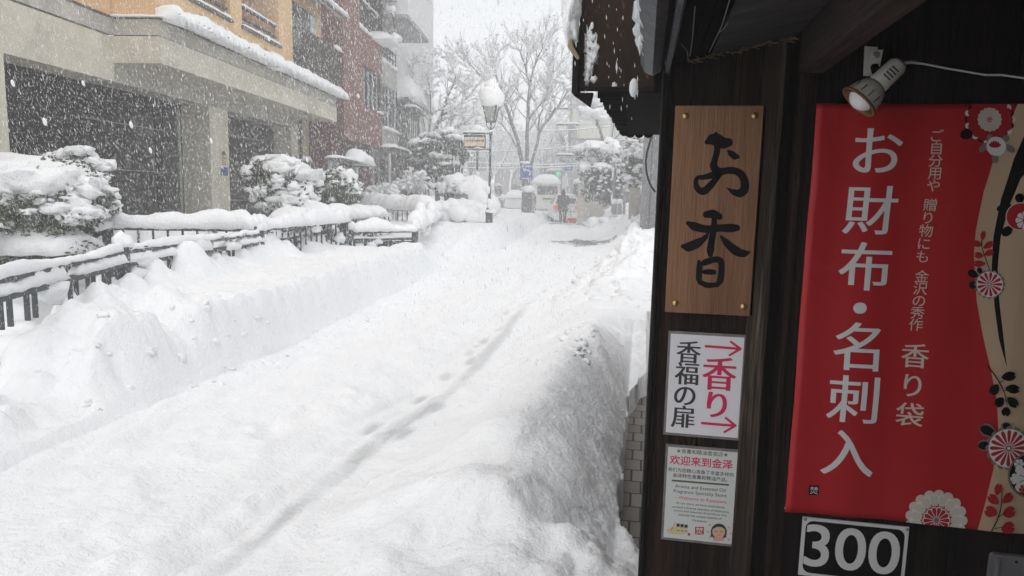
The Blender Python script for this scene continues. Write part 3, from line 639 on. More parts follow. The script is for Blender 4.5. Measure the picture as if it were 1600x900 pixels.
# carved wooden board
x0, _ = W(1059, 165); x1, zt = W(1197, 164); _, zb = W(1177, 493); 
x0 = W(1047, 330, YW-.02)[0]; x1 = W(1188, 330, YW-.02)[0]; zt = W(1120, 165, YW-.02)[1]; zb = W(1110, 491, YW-.02)[1]
ws = thing('wooden_sign', 'brown wooden board with brushed black characters, highest of the signs on the planks', 'sign', ((x0+x1)/2, YW-.01, zb))
MB().box(x0, x1, YW-.022, YW-.001, zb, zt).build('board', OAK, ws, bevel=.002)
z3 = lambda x, y: (1000+x/2.5, 140+y/2.5)
def zs(pts): return [(*z3(a, b), c/2.5) for a, b, c in pts]
p = Print(YW-.0223)
for st in ([(262, 205, 20), (282, 196, 46), (300, 198, 52), (325, 208, 46), (346, 206, 34)], [(296, 172, 14), (300, 200, 30), (302, 235, 25), (292, 275, 24), (288, 300, 30), (302, 318, 34), (320, 318, 26)],
           [(318, 318, 24), (300, 345, 22), (272, 378, 28), (248, 397, 30), (226, 388, 24), (218, 362, 18), (226, 344, 16), (250, 342, 20), (290, 332, 28), (330, 318, 26), (365, 316, 28), (394, 330, 30), (408, 358, 32), (408, 388, 34), (392, 404, 34), (370, 402, 24), (342, 386, 6)],
           [(344, 240, 10), (356, 250, 24), (370, 260, 28), (382, 262, 16)],
           [(258, 488, 26), (285, 486, 34), (310, 496, 26)], [(188, 522, 18), (215, 535, 34), (260, 545, 30), (310, 541, 28), (352, 541, 34), (378, 540, 26)], [(290, 505, 22), (288, 545, 24), (280, 590, 26), (275, 625, 30), (275, 645, 20)],
           [(266, 562, 10), (250, 582, 22), (220, 602, 36), (190, 614, 38), (168, 612, 18)], [(316, 574, 10), (340, 600, 28), (372, 628, 36), (402, 640, 30), (432, 633, 4)],
           [(230, 672, 14), (232, 700, 24), (230, 735, 24), (234, 755, 16)], [(236, 684, 16), (262, 672, 26), (296, 663, 24), (316, 672, 26), (318, 705, 24), (314, 742, 26), (300, 766, 14)], [(232, 750, 18), (262, 764, 22), (300, 762, 18)], [(252, 712, 18), (270, 712, 22), (288, 713, 20)]):
    p.stroke(zs(st))
p.build('lettering', INK, ws)
for q in ((178, 103), (448, 102), (138, 834), (404, 847)):
    X, Z = W(*z3(*q), YW-.022); MB().lathe((X, YW-.0215, Z), [(.0095, 0), (.009, .003), (.006, .0058), (.0005, .0068)], 14, ax=(0, -1, 0)).build('nail_head', BRASS, ws, smooth=True)

# two laminated notices
def notice(name, label, px, zpx, sheet):
    a, b_ = px; X0, X1 = W(a, (zpx[0]+zpx[1])/2, YW-.004)[0], W(b_, (zpx[0]+zpx[1])/2, YW-.004)[0]
    Z1, Z0 = W((a+b_)/2, zpx[0], YW-.004)[1], W((a+b_)/2, zpx[1], YW-.004)[1]
    t = thing(name, label, 'notice', ((X0+X1)/2, YW-.003, Z0))
    MB().box(X0-.007, X1+.007, YW-.0042, YW-.0005, Z0-.008, Z1+.008).build('sleeve', SLEEVE, t)
    MB().box(X0, X1, YW-.0052, YW-.0043, Z0, Z1).build('sheet', sheet, t)
    return t
nt1 = notice('paper_notice', 'white laminated notice with crimson arrows, below the wooden board', (1044, 1158), (524, 680), PAPER)
p = Print(YW-.0054)
p.stroke([(1103, 541, 4), (1130, 543, 4), (1154, 545, 4)], 0); p.stroke([(1142, 534, 3.5), (1157, 545, 4)], 0); p.stroke([(1140, 555, 3.5), (1157, 545, 4)], 0)
p.stroke([(1097, 661, 4), (1120, 663, 4), (1147, 665, 4)], 0); p.stroke([(1134, 653, 3.5), (1149, 665, 4)], 0); p.stroke([(1132, 675, 3.5), (1149, 665, 4)], 0)
p.text('香', 1124, 584, em=60, mi=0, mincho=.022, sx=.92); p.text('り', 1120, 632, em=50, mi=0, mincho=.026)
p.column('香福の扉', 1076, 550, 1067, 651, 40, 1, mincho=.02, sx=.98)
p.build('lettering', [PINK, GREY_INK], nt1)
nt2 = notice('paper_notice', 'pale laminated welcome notice with small print and pictures, lowest on the planks', (1040, 1148), (702, 845), PAPERG)
p = Print(YW-.0054); q_ = lambda x, y: (1030+x/5, 680+y/5)
p.text('★香薰和精油香氛店★', *q_(336, 137), wd=81, mi=2, bold=.008); p.text('欢迎来到金泽', *q_(327, 210), wd=98, mi=0, bold=.016)
p.text('我们为您精心准备了丰富多样的', *q_(324, 287), wd=103, mi=1, bold=.006); p.text('金泽特色香薰和精油产品。', *q_(318, 330), wd=86, mi=1, bold=.006)
p.poly([q_(98, 346), q_(545, 382), q_(545, 396), q_(98, 360)], 2)
p.text('Aroma and Essential Oil', *q_(320, 413), wd=79, mi=1); p.text('Fragrance Specialty Store', *q_(318, 457), wd=83, mi=1); p.text('– Welcome to Kanazawa', *q_(322, 502), wd=82, mi=0)
for i, (s_, wv) in enumerate((('At our store, we have meticulously', 77), ('curated a diverse selection of distinctive', 89), ('aroma and essential oil products that', 83), ('embody the unique essence of', 68), ('Kanazawa.', 23))):
    p.text(s_, *q_(322-i*1, 548+i*30), wd=wv, mi=1)
p.disc(*q_(140, 745), 17, 4, ry=6); p.stroke([(*q_(92, 745), 1), (*q_(110, 712), .8), (*q_(128, 680), .6)], 0)
for k in (0, 1, 2):
    p.poly([q_(135+k*31, 690+k*4), q_(160+k*31, 690+k*4), q_(160+k*31, 715+k*4), q_(135+k*31, 715+k*4)], 1); p.stroke([(*q_(138+k*31, 742+k*3), 1), (*q_(158+k*31, 745+k*3), 1)], 1)
p.poly([q_(222, 764), q_(242, 764), q_(242, 784), q_(222, 784)], 0)
p.poly([q_(280, 716), q_(349, 716), q_(347, 776), q_(280, 774)], 5); p.text('焚', *q_(314, 745), em=12, mi=6, bold=.01)
hx, hy = q_(467, 745)
p.disc(hx-.3, hy+2, 12.6, 1, ry=13); p.poly([(hx-12, hy+1), (hx-13.5, hy+10), (hx-8, hy+9)], 1); p.poly([(hx+11, hy+1), (hx+11.5, hy+11), (hx+6, hy+9)], 1)
p.poly([(hx-7, hy+9), (hx+6, hy+9), (hx+8, hy+16), (hx-9, hy+16)], 7); p.disc(hx-.4, hy+1.5, 10, 3, ry=10.4); p.poly([(hx-10.5, hy-2), (hx-7, hy-9.5), (hx, hy-11), (hx+7, hy-9), (hx+9.5, hy-2), (hx+4, hy-5.5), (hx-3, hy-6)], 1)
for sx_ in (-4, 4): p.stroke([(hx+sx_-2, hy+1.2, .9), (hx+sx_, hy+2, .9), (hx+sx_+2, hy+1.2, .9)], 1)
p.stroke([(hx-2, hy+6.6, .7), (hx, hy+7.4, .8), (hx+2, hy+6.6, .7)], 0)
for a, b_ in ((378, 752), (396, 700), (396, 796), (545, 720), (560, 768), (542, 812)): p.ring(*q_(a, b_), 1.3, 5, .8, 7)
p.build('lettering', [PINK, GREY_INK, GREEN_INK, SKINI, STRAW, REDI, WHITEI, PINKI], nt2)

# red banner
YB = YW-.022
bx0 = W(1250, 480, YB)[0]; bx1 = bx0+.80; bz1 = W(1430, 162.5, YB)[1]; bz0 = W(1400, 814.5, YB)[1]
bn = thing('hanging_banner', 'red cloth banner with white characters and flower prints, beside the door post', 'banner', ((bx0+bx1)/2, YB, bz0))
MB().box(bx0, bx1, YB, YB+.004, bz0, bz1).build('cloth', RED, bn)
clip = [((bx0+.001, 0, 0), (-1, 0, 0)), ((bx1-.001, 0, 0), (1, 0, 0)), ((0, 0, bz0+.001), (0, 0, -1)), ((0, 0, bz1-.001), (0, 0, 1))]
p = Print(YB-.0002)
edge_ = [(1594, 150), (1575, 195), (1553, 240), (1535, 300), (1525, 360), (1522, 400), (1526, 470), (1535, 520), (1545, 570), (1553, 620), (1556, 670), (1550, 730), (1538, 780), (1520, 850)]
p.poly(edge_+[(1750, 870), (1750, 150)], 0)
p.poly([(1640, 160), (1600, 205), (1580, 250), (1562, 310), (1552, 370), (1549, 420), (1553, 480), (1560, 530), (1571, 574), (1566, 520), (1560, 470), (1558, 420), (1563, 370), (1575, 320), (1590, 280), (1606, 258), (1640, 225)], 1)
p.build('print_field', [CREAM, INK], bn, clip)
p = Print(YB-.0006)
for c_, cx_, cy_ in (('お', 1370, 236), ('財', 1359, 328), ('布', 1351, 416), ('・', 1343, 481), ('名', 1338, 541), ('刺', 1331, 622), ('入', 1324, 706)): p.text(c_, cx_, cy_, em=88, mi=0, mincho=.014)
p.build('lettering', [WHITEI], bn, clip)
p = Print(YB-.0006)
p.column('ご自分用や', 1464, 212, 1457, 290, 23, 0); p.column('贈り物にも', 1453, 320, 1442, 401, 23, 0); p.column('金沢の秀作', 1441, 432, 1432, 508, 23, 0)
p.column('香り袋', 1430, 556, 1420, 647, 45, 0, mincho=.012)
p.build('lettering', [IVORY], bn, clip)
p = Print(YB-.0006)
sx_, sy_ = 1271, 764
p.poly([(sx_-8, sy_-7), (sx_+8, sy_-7), (sx_+7.5, sy_+8), (sx_-8.5, sy_+8)], 0); p.text('焚', sx_, sy_+.5, em=14, mi=1)
p.build('seal', [INK, WHITEI], bn, clip)
p = Print(YB-.0006); RI, WI, BK, TP, IV = 0, 1, 2, 3, 4      # red, white, black, taupe, ivory
def chrys(cx, cy, r, n=13, mi_out=TP):
    p.ring(cx, cy, r*.93, 16, r*.17, mi_out); p.disc(cx, cy, r*.95, WI); p.petals(cx, cy, n, r*.14, r*.91, r*(1.5/n), RI); p.disc(cx, cy, r*.15, TP); p.disc(cx, cy, r*.07, WI)
p.leaf(1524, 203, 1499, 214, 8, BK)
p.ring(1545, 187, 35, 22, 4.6, WI, 0, 2); p.ring(1545, 187, 34, 22, 4.8, BK, 0, 2, 1); p.disc(1545, 187, 33, BK); p.petals(1545, 187, 16, 10, 36, 6.3, RI); p.disc(1545, 187, 27, RI)
p.disc(1545, 187, 18.5, IV, 64, wob=.05, k=16); p.ring(1545, 187, 3.5, 7, 1.2, RI); p.disc(1545, 187, 1.6, RI)
for l in ((1543, 222, 1528, 238, 5), (1566, 226, 1582, 238, 5), (1553, 240, 1552, 256, 5), (1547, 222, 1543, 210, 5), (1562, 221, 1574, 214, 5)): p.leaf(*l, TP)
p.disc(1554, 229, 15, WI); 
for k in range(6): a = -2.6+k*.42; p.leaf(1552, 231, 1552+11*math.cos(a), 231+11*math.sin(a), 2.2, RI)
for l in ((1578, 320, 1555, 328, 6), (1580, 353, 1565, 368, 7), (1590, 318, 1588, 302, 7)): p.leaf(*l, BK)
p.disc(1591, 338, 22, IV); p.disc(1591, 338, 20.5, RI); p.petals(1598, 344, 8, 3, 14, 4, WI)
p.stroke([(1548, 428, 1.2), (1540, 405, 1.4), (1534, 385, 1.4), (1534, 366, 1)], BK)
for l in ((1534, 376, 1537, 360, 4), (1536, 388, 1552, 378, 5), (1534, 384, 1520, 378, 5), (1538, 398, 1552, 392, 5), (1537, 400, 1522, 398, 5), (1540, 412, 1520, 412, 5)): p.leaf(*l, RI, .2)
for l in ((1528, 432, 1512, 424, 6), (1528, 444, 1513, 446, 6), (1533, 428, 1528, 418, 4)): p.leaf(*l, BK)
chrys(1545, 444, 21)
p.ring(1462, 812, 40, 17, 8.5, IV); p.ring(1462, 812, 33, 17, 8, WI, .18); p.petals(1462, 812, 15, 12, 40, 6.6, IV); p.disc(1462, 812, 23, RI); p.petals(1462, 812, 14, 4, 22, 4.6, WI); p.petals(1462, 812, 14, 5, 20.5, 3.3, RI); p.disc(1462, 812, 4, TP)
p.stroke([(1541, 571, 2.2), (1553, 588, 2), (1563, 608, 1.6), (1568, 630, 1.2)], BK)
for l in ((1560, 588, 1583, 584, 7), (1555, 598, 1544, 614, 7), (1565, 604, 1588, 606, 7), (1562, 618, 1551, 632, 7), (1568, 618, 1584, 632, 7), (1567, 632, 1565, 647, 7)): p.leaf(*l, BK, .15)
p.stroke([(1556, 596, 1.3), (1564, 592, 1)], BK); p.stroke([(1563, 608, 1.2), (1575, 605, 1)], BK)
for l in ((1552, 676, 1527, 664, 10), (1548, 692, 1524, 694, 9), (1566, 668, 1566, 656, 8)): p.leaf(*l, TP); p.leaf(*[v+.4 for v in l[:4]], l[4]*.72, BK)
chrys(1571, 697, 32, 16)
p.disc(1606, 740, 36, GREYP and TP); p.disc(1606, 740, 33, BK); p.petals(1603, 745, 8, 3, 26, 7, WI); p.petals(1588, 722, 6, 1, 8, 3, WI); p.petals(1583, 745, 6, 1, 9, 3.3, WI); p.petals(1596, 762, 6, 1, 8, 3, RI)
p.stroke([(1543, 832, 1.6), (1555, 806, 1.8), (1560, 785, 1.6), (1561, 765, 1.2)], BK)
for l in ((1552, 770, 1558, 752, 6), (1556, 784, 1540, 770, 7), (1562, 782, 1578, 768, 7), (1553, 800, 1535, 792, 9), (1562, 800, 1582, 794, 9), (1560, 824, 1582, 820, 10)): p.leaf(*l, RI, .2)
p.stroke([(1556, 804, 1.2), (1566, 797, 1)], BK); p.stroke([(1550, 822, 1.2), (1562, 820, 1)], BK)
p.build('flower_print', [REDI, WHITEI, INK, GREYP, IVORY], bn, clip)
for px, py in ((1229, 796),):
    X, Z = W(px, py, YB); MB().lathe((bx0+.006, YB, bz0+.008), [(.006, 0), (.006, .003), (.001, .005)], 12, ax=(0, -1, 0)).build('tack', BULB, bn)

# the cloth hangs a little slack: bend every layer by the same piecewise-linear waves
kx = np.arange(bx0-.03, bx1+.06, .025); kz = np.arange(bz0-.03, bz1+.06, .025)
fx = .0042*np.sin(kx*2*math.pi/.47+.8)+.0022*np.sin(kx*2*math.pi/.19)+.006*np.exp(-((kx-bx0)/.05)**2)
gz = .0045*np.sin(kz*2*math.pi/.72+.4)+.0024*np.sin(kz*2*math.pi/.31+2)
for ch in bn.children:
    if ch.name.startswith('tack'): continue
    b = bmesh.new(); b.from_mesh(ch.data); off = wl(ch)
    for k in kx[1:-1]: bmesh.ops.bisect_plane(b, geom=b.verts[:]+b.edges[:]+b.faces[:], plane_co=Vector((k, 0, 0))-off, plane_no=(1, 0, 0), dist=1e-6)
    for k in kz[1:-1]: bmesh.ops.bisect_plane(b, geom=b.verts[:]+b.edges[:]+b.faces[:], plane_co=Vector((0, 0, k))-off, plane_no=(0, 0, 1), dist=1e-6)
    for v in b.verts: v.co.y -= float(np.interp(v.co.x+off.x, kx, fx)+np.interp(v.co.z+off.z, kz, gz))+.004
    b.to_mesh(ch.data); b.free()
    if ch.name.startswith('cloth'): ch.data.polygons.foreach_set('use_smooth', [True]*len(ch.data.polygons))

# number plate 300
X0, X1 = W(1250, 860, YW-.004)[0], W(1417, 860, YW-.004)[0]; Z1 = W(1335, 815, YW-.004)[1]; Z0 = Z1-.182
n3 = thing('number_sign', 'black and white 300 plate below the red banner', 'sign', ((X0+X1)/2, YW-.003, Z0))
MB().box(X0, X1, YW-.006, YW-.001, Z0, Z1).build('plate', WHITEI, n3, bevel=.001)
def rrect(x0, x1, z0, z1, r, n=6):
    o = []
    for cx, cz, a0 in ((x1-r, z1-r, 0), (x0+r, z1-r, 90), (x0+r, z0+r, 180), (x1-r, z0+r, 270)):
        for i in range(n+1): a = R(a0+90*i/n); o.append((cx+r*math.cos(a), cz+r*math.sin(a)))
    return o
MB().prism(rrect(X0+.010, X1-.010, Z0+.010, Z1-.010, .022), YW-.0066, YW-.006).build('black_field', INK, n3, fix=True)
m = MB(); text(m, '300', (X0+X1)/2-.004, (Z0+Z1)/2+.006, YW-.0068, wd=(X1-X0)*.885, bold=.010); m.build('lettering', WHITEI, n3)
for X in (X0+.006, X1-.006): MB().lathe((X, YW-.006, Z1-.006), [(.005, 0), (.005, .002), (.001, .004)], 10, ax=(0, -1, 0)).build('screw', STEEL, n3)

# grey plastic pouch at the bottom right corner of the panel
X0, X1 = W(1546, 880, YW-.01)[0], W(1640, 880, YW-.01)[0]; Z1 = W(1570, 866, YW-.01)[1]
pc = thing('plastic_pouch', 'dim grey plastic pouch fixed to the black panel, below the right part of the banner', 'pouch', ((X0+X1)/2, YW-.005, Z1-.16))
MB().prism(rrect(X0, X1, Z1-.16, Z1, .012), YW-.018, YW-.001).build('pouch', GREYTILE, pc, fix=True)
MB().box(X0+.012, X0+.020, YW-.024, YW-.0185, Z1-.15, Z1-.008).build('seam', SLEEVE, pc)
MB().lathe((W(1588, 878, YW-.018)[0], YW-.0175, W(1588, 878, YW-.018)[1]), [(.004, 0), (.004, .002)], 10, ax=(0, -1, 0)).build('eyelet', INK, pc)

# clip lamp
lt = Vector((W(1404, 101, 1.99)[0], 1.99, W(1404, 101, 1.99)[1])); lm = Vector((W(1341, 160, 1.985)[0], 1.985, W(1341, 160, 1.985)[1]))
la = thing('clip_lamp', 'rusty cream clip on spotlight over the banner, switched off', 'lamp', tuple((lt+lm)/2))
ax = (lm-lt).normalized(); L_ = (lm-lt).length
MB().lathe(lt, [(.004, -.008), (.018, -.006), (.025, .004), (.026, .05), (.027, .064), (.024, .070)], 20, ax=ax).build('socket_housing', PLAST, la, smooth=True)
xs = ax.orthogonal().normalized(); vdir = Vector((0, -1, 0)); sd = ax.cross(vdir).normalized(); fr = sd.cross(ax).normalized()
m = MB()
for k in range(4):
    c = lt+ax*(.022+k*.009)+fr*.0262; m.bar(c-sd*.011, c+sd*.011, .0022, .0022, fr)
m.build('cooling_slot', INK, la)
n = 24; prof = [(.025, .070), (.033, .078), (.041, .095), (.047, .118), (.0505, L_-.002), (.0515, L_), (.049, L_-.004), (.045, .115), (.036, .09), (.01, .082)]
m = MB(); m.lathe(lt, prof, n, ax=ax); m.build('shade', PLAST, la, smooth=True)
m = MB(); m.lathe(lt, [(.0518, L_-.005), (.0525, L_-.002), (.0520, L_+.001), (.0478, L_+.001), (.0475, L_-.005)], 24, ax=ax); m.build('shade_rim', RUST, la, smooth=True)
MB().blob(lt+ax*(L_-.020), (.036, .036, .036), 0, 1, 3).build('bulb', BULB, la, smooth=True)
m = MB()
for a in (-.5, 0, .5, 1.0):
    d_ = (sd*math.sin(a)+fr*math.cos(a)); c = lt+ax*(.108)+d_*.0455; m.bar(c-ax*.010, c+ax*.010, .003, .0025, d_)
m.build('vent_slot', RUST, la)
cpl = [W(1352, 72, 2.06), W(1372, 73, 2.06), W(1368, 118, 2.06), W(1350, 118, 2.06)]
m = MB(); m.prism(cpl, 2.062, 2.068); m.prism([W(1361, 79, 2.04), W(1379, 78, 2.04), W(1374, 104, 2.04), W(1353, 118, 2.04)], 2.035, 2.040); m.build('clip', PLAST, la, fix=True)
MB().lathe((W(1369, 86, 2.035)[0], 2.035, W(1369, 86, 2.035)[1]), [(.009, 0), (.009, .002), (.006, .003)], 14, ax=(0, -1, 0)).build('clip_rivet', STEEL, la)
q1 = Vector((W(1366, 104, 2.03)[0], 2.03, W(1366, 104, 2.03)[1])); MB().tube([q1, q1+(lt+ax*.06-q1)*.6, lt+ax*.058], .010, 8).build('swivel', INK, la)
cpts = [lt-ax*.006]+[Vector((W(a, b_, 2.05)[0], 2.05, W(a, b_, 2.05)[1])) for a, b_ in ((1425, 97), (1445, 100), (1480, 107), (1510, 112), (1540, 117), (1565, 117), (1600, 122), (1680, 134))]
MB().tube(cpts, [.005, .0042]+[.0026]*7, 8).build('power_cord', CORD, la, smooth=True)

# ------------------------------------------------------------------ left side: concrete house over an open garage
def lb(s0, s1, o0, o1, z0, z1): return MB().lbox(s0, s1, o0, o1, z0, z1)
hb = thing('concrete_building', 'concrete and ochre house with an open dark garage and snowy tiled eave', 'house', Lw(13, -2, -.3))
SC0, SE = 10.73, 20.05     # corner where the front steps out; far end
lb(2.5, SC0, -.55, 0, 3.17, 3.885).build('fascia_beam', CONC, hb)
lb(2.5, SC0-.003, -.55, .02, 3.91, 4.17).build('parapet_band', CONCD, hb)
lb(2.5, SC0, -.5, .035, 4.172, 4.21).build('coping', TILE, hb)
lb(SC0, SE, -.02, .82, 3.47, 3.90).build('balcony_band', CONC, hb)
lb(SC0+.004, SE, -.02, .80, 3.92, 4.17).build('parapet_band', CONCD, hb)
lb(SC0, SE, .0, .84, 4.172, 4.20).build('coping', TILE, hb)
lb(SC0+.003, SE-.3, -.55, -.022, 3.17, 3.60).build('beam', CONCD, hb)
for s0, s1, wd_ in ((2.6, 8.36, 0), (13.95, 14.80, .62), (18.55, 19.12, .5)):
    if wd_ == 0: lb(7.6, 8.36, -.45, -.004, -.35, 3.17).build('pillar', CONC, hb)
    else: lb(s0, s1, -wd_, -.006, -.35, 3.17).build('pillar', CONC, hb)
lb(19.2, SE-.02, -.5, -.03, -.35, 3.46).build('tiled_wall', YELB, hb)
cap(MB().strip([Lw(19.2, .02, 2.28), Lw(20.0, .02, 2.28)], .16, .15, 3), 'ledge_snow', hb)
lb(19.2, 20.0, -.03, .1, 2.2, 2.28).build('ledge', TILE, hb)
m = MB(); m.tube([Lw(19.16, .05, 3.4), Lw(19.16, .05, .0)], .04, 8); m.build('drainpipe', METALB, hb)
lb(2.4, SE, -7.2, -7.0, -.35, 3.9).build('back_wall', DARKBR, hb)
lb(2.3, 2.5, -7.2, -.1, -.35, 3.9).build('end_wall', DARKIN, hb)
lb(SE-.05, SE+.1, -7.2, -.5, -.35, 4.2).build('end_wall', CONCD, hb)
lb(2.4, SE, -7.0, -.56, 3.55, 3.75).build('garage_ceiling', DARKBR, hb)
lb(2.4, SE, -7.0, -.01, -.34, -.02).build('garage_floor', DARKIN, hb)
m = MB()
for k in range(4): lb_ = m.lbox(9.5+k*2.6, 9.62+k*2.6, -3.2, -3.0, 0, 3.5)
m.lbox(8.5, 19, -3.25, -3.15, 2.6, 2.72); m.build('inner_frame', DARKBR, hb)
m = MB()
for z in (1.75, 2.62): m.tube([Lw(11.2, -.9, z), Lw(13.9, -.9, z)], .012, 6)
for z in (1.62, 1.15): m.tube([Lw(14.9, -.7, z), Lw(18.5, -.7, z)], .022, 6)
m.tube([Lw(14.9, -.7, 2.75), Lw(18.5, -.7, 2.75)], .03, 6)
m.build('guard_rail', STEEL, hb)
m = MB(); m.tube([Lw(13.9, -.66, 3.1), Lw(13.9, -.66, .3)], .035, 8); m.build('drainpipe', STEEL, hb)
# upper walls, with window openings
o0, oU = .42, .745
lb(2.5, SC0-.01, -6, 0, 4.21, 9.5).build('upper_wall', OCHRE, hb)
s1a, s1b = Lp(286, 0, oU)[0], Lp(360, 20, oU)[0]; s2a, s2b = Lp(378, 30, oU)[0], Lp(436, 60, oU)[0]; sB, sBe = Lp(457, 60, oU)[0], SE-.06
zp = Lp(378, 41, oU)[1]
m = MB(); m.lbox(SC0+.02, s1a, -.3, oU, 4.2, 9.5); m.lbox(s1a, s1b, .2, oU, 4.2, zp); m.lbox(s1b, s2a, -.3, oU, 4.2, 9.5); m.lbox(s2a, s2b, .2, oU, 4.2, zp); m.lbox(s2b, sB, -.3, oU, 4.2, 9.5)
m.lbox(s1a, s1b, .2, oU, 6.9, 9.5); m.lbox(s2a, s2b, .2, oU, 6.9, 9.5); m.lbox(sB, sBe, -.3, oU-.35, 4.2, 9.5)
m.build('upper_wall', OCHRE, hb)
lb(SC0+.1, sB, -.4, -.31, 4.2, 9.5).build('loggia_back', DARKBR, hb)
for sa, sb_ in ((s1a, s1b), (s2a, s2b)):
    fr_ = MB(); fr_.lbox(sa+.02, sb_-.02, .62, .70, zp+.42, zp+.46).lbox(sa+.02, sb_-.02, .62, .70, zp+.20, zp+.235).lbox(sa+.02, sb_-.02, .60, .70, zp+.02, zp+.07)
    f_ = fr_.build('window_rail', METALD, hb)
    lb(sa-.05, sb_+.03, .70, oU+.06, zp-.05, zp+.012).build('sill', TILE, hb)
    cap(MB().strip([Lw(sa, .75, zp+.012), Lw(sb_, .75, zp+.012)], .12, .06, 5), 'sill_snow', hb)
    cap(MB().strip([Lw(sa, .66, zp+.46), Lw(sb_, .66, zp+.46)], .09, .05, 6), 'rail_snow', hb)
    lb(sa+.1, sb_-.1, -.30, -.25, zp+.3, 6.8).build('window_glass', GLASSD, hb)
for (xa, ya), (xb, yb) in (((311, 24), (322, 47)), ((367, 54), (376, 75)), ((412, 76), (420, 95))):
    sa, za = Lp(xa, ya, oU); sb_, zb_ = Lp(xb, yb, oU)
    f_ = lb(sa, sb_, oU-.004, oU+.004, zb_-.01, za+.02).build('vent_opening', DARKBR, hb)
    g_ = MB()
    for k in range(4): g_.lbox(sa+.02, sb_-.02, oU+.0045, oU+.012, zb_+.02+k*.06, zb_+.045+k*.06)
    g_.build('vent_louvre', mat('louvre_tan', (.30, .20, .11), (.36, .25, .14), 8), hb)
# slatted balcony at the far end
bl = Lp(457, 56, .95); 
m = MB()
zb0, zb1 = 4.28, 5.45
m.lbox(sB, sBe, .95, .985, zb1-.05, zb1).lbox(sB, sBe, .95, .985, zb0, zb0+.05)
m.lbox(sB, sB+.04, .4, .98, zb1-.05, zb1).lbox(sBe-.04, sBe, .4, .98, zb1-.05, zb1)
m.build('balcony_rail', METALB, hb)
m = MB(); ns = 26
for k in range(ns): s_ = sB+.02+(sBe-sB-.06)*k/(ns-1); m.lbox(s_, s_+.045, .955, .98, zb0+.05, zb1-.05)
m.build('balcony_slats', mat('slat_brown', (.06, .05, .045), (.10, .085, .075), 12), hb)
lb(sB, sBe, .3, .95, zb0-.06, zb0).build('balcony_floor', TILE, hb)
lb(sB+.05, sBe-.55, .396, .42, 4.3, 6.3).build('balcony_window', GLASSD, hb)
for sa, sb_ in ((sB+.05, sB+.62), (sBe-1.0, sBe-.62)): lb(sa, sb_, .425, .44, 4.9, 6.25).build('window_panel', GLASSL, hb)
cap(MB().strip([Lw(sBe-.5, .97, zb1), Lw(sBe+.02, .97, zb1)], .16, .13, 8), 'rail_snow', hb)
m = MB(); a_, b2 = Lp(478, -8, 1.1), Lp(509, 22, 1.1)
m.add([Lw(sB+.2, .42, 6.75), Lw(sBe+.2, .42, 6.75), Lw(sBe+.2, 1.15, 6.38), Lw(sB+.2, 1.15, 6.38), Lw(sB+.2, .42, 6.8), Lw(sBe+.2, .42, 6.8), Lw(sBe+.2, 1.15, 6.43), Lw(sB+.2, 1.15, 6.43)], [(3, 2, 1, 0), (4, 5, 6, 7), (0, 1, 5, 4), (1, 2, 6, 5), (2, 3, 7, 6), (3, 0, 4, 7)])
m.build('awning', TILE, hb)
cap(MB().strip([Lw(sB+.2, 1.02, 6.47), Lw(sBe+.28, 1.02, 6.47)], .38, .16, 12, wob=.4), 'awning_snow', hb)
# tiled eave with its row of tile ends and the snow hanging over it
m = MB()
m.hexa([Lw(SC0+.05, .72, 4.20), Lw(SC0+.05, 1.08, 4.20), Lw(SE+.15, 1.08, 4.20), Lw(SE+.15, .72, 4.20), Lw(SC0+.05, .72, 4.36), Lw(SC0+.05, 1.08, 4.245), Lw(SE+.15, 1.08, 4.245), Lw(SE+.15, .72, 4.36)])
nt_ = int((SE-SC0)/.2)
for k in range(nt_):
    s_ = SC0+.12+k*.2; m.tube([Lw(s_, .74, 4.36), Lw(s_, 1.11, 4.235)], .052, 8)
m.build('tile_eave', TILE, hb, smooth=False)
m = MB().strip([Lw(SC0+.02, .90, 4.25), Lw(SE+.2, .92, 4.25)], .50, .20, 14, step=.03, n=13, wob=.32, scal=.13, per=.2, sag=.03)
for k in range(nt_):
    s_ = SC0+.12+k*.2; h_ = rng.uniform(.04, .10)
    if rng.random() < .75: m.blob(Lw(s_, 1.12, 4.25-h_*.35), (.07, .062, h_), .3, 2, 2, k)
cap(m, 'eave_snow', hb)
cap(MB().strip([Lw(2.6, -.1, 4.21), Lw(SC0, -.1, 4.21)], .12, .03, 2), 'coping_snow', hb)
cap(MB().strip([Lw(SC0+.05, -.05, 4.20), Lw(SC0+.05, .9, 4.20)], .22, .05, 3), 'coping_snow', hb)
# notice plate on the pillar
sa, _ = Lp(344, 250, .02); sb_, _ = Lp(357, 250, .02); z1_ = Lp(350, 233, .02)[1]; z0_ = Lp(350, 281, .02)[1]
gp = thing('pillar_notice', 'cream notice with a blue foot on the concrete garage pillar', 'notice', Lw((sa+sb_)/2, .01, z0_))
lb(sa+.03, sb_-.03, -.005, .012, z0_, z1_).build('board', mat('notice_cream', (.55, .47, .33), (.60, .52, .38), 3), gp)
lb(sa+.04, sb_-.04, .0125, .016, z0_+.09, z0_+.28).build('blue_panel', BLUE, gp)
m = MB()
for k in range(6): m.lbox(sa+.09, sb_-.1-.06*(k % 3), .0126, .0145, z0_+.33+k*.045, z0_+.345+k*.045)
m.lbox(sa+.12, sb_-.12, .0126, .0145, z1_-.13, z1_-.05)
for k in range(3): m.lbox(sa+.1, sb_-.1-.05*k, .0165, .018, z0_+.12+k*.05, z0_+.14+k*.05)
m.build('lettering', GREY_INK, gp)

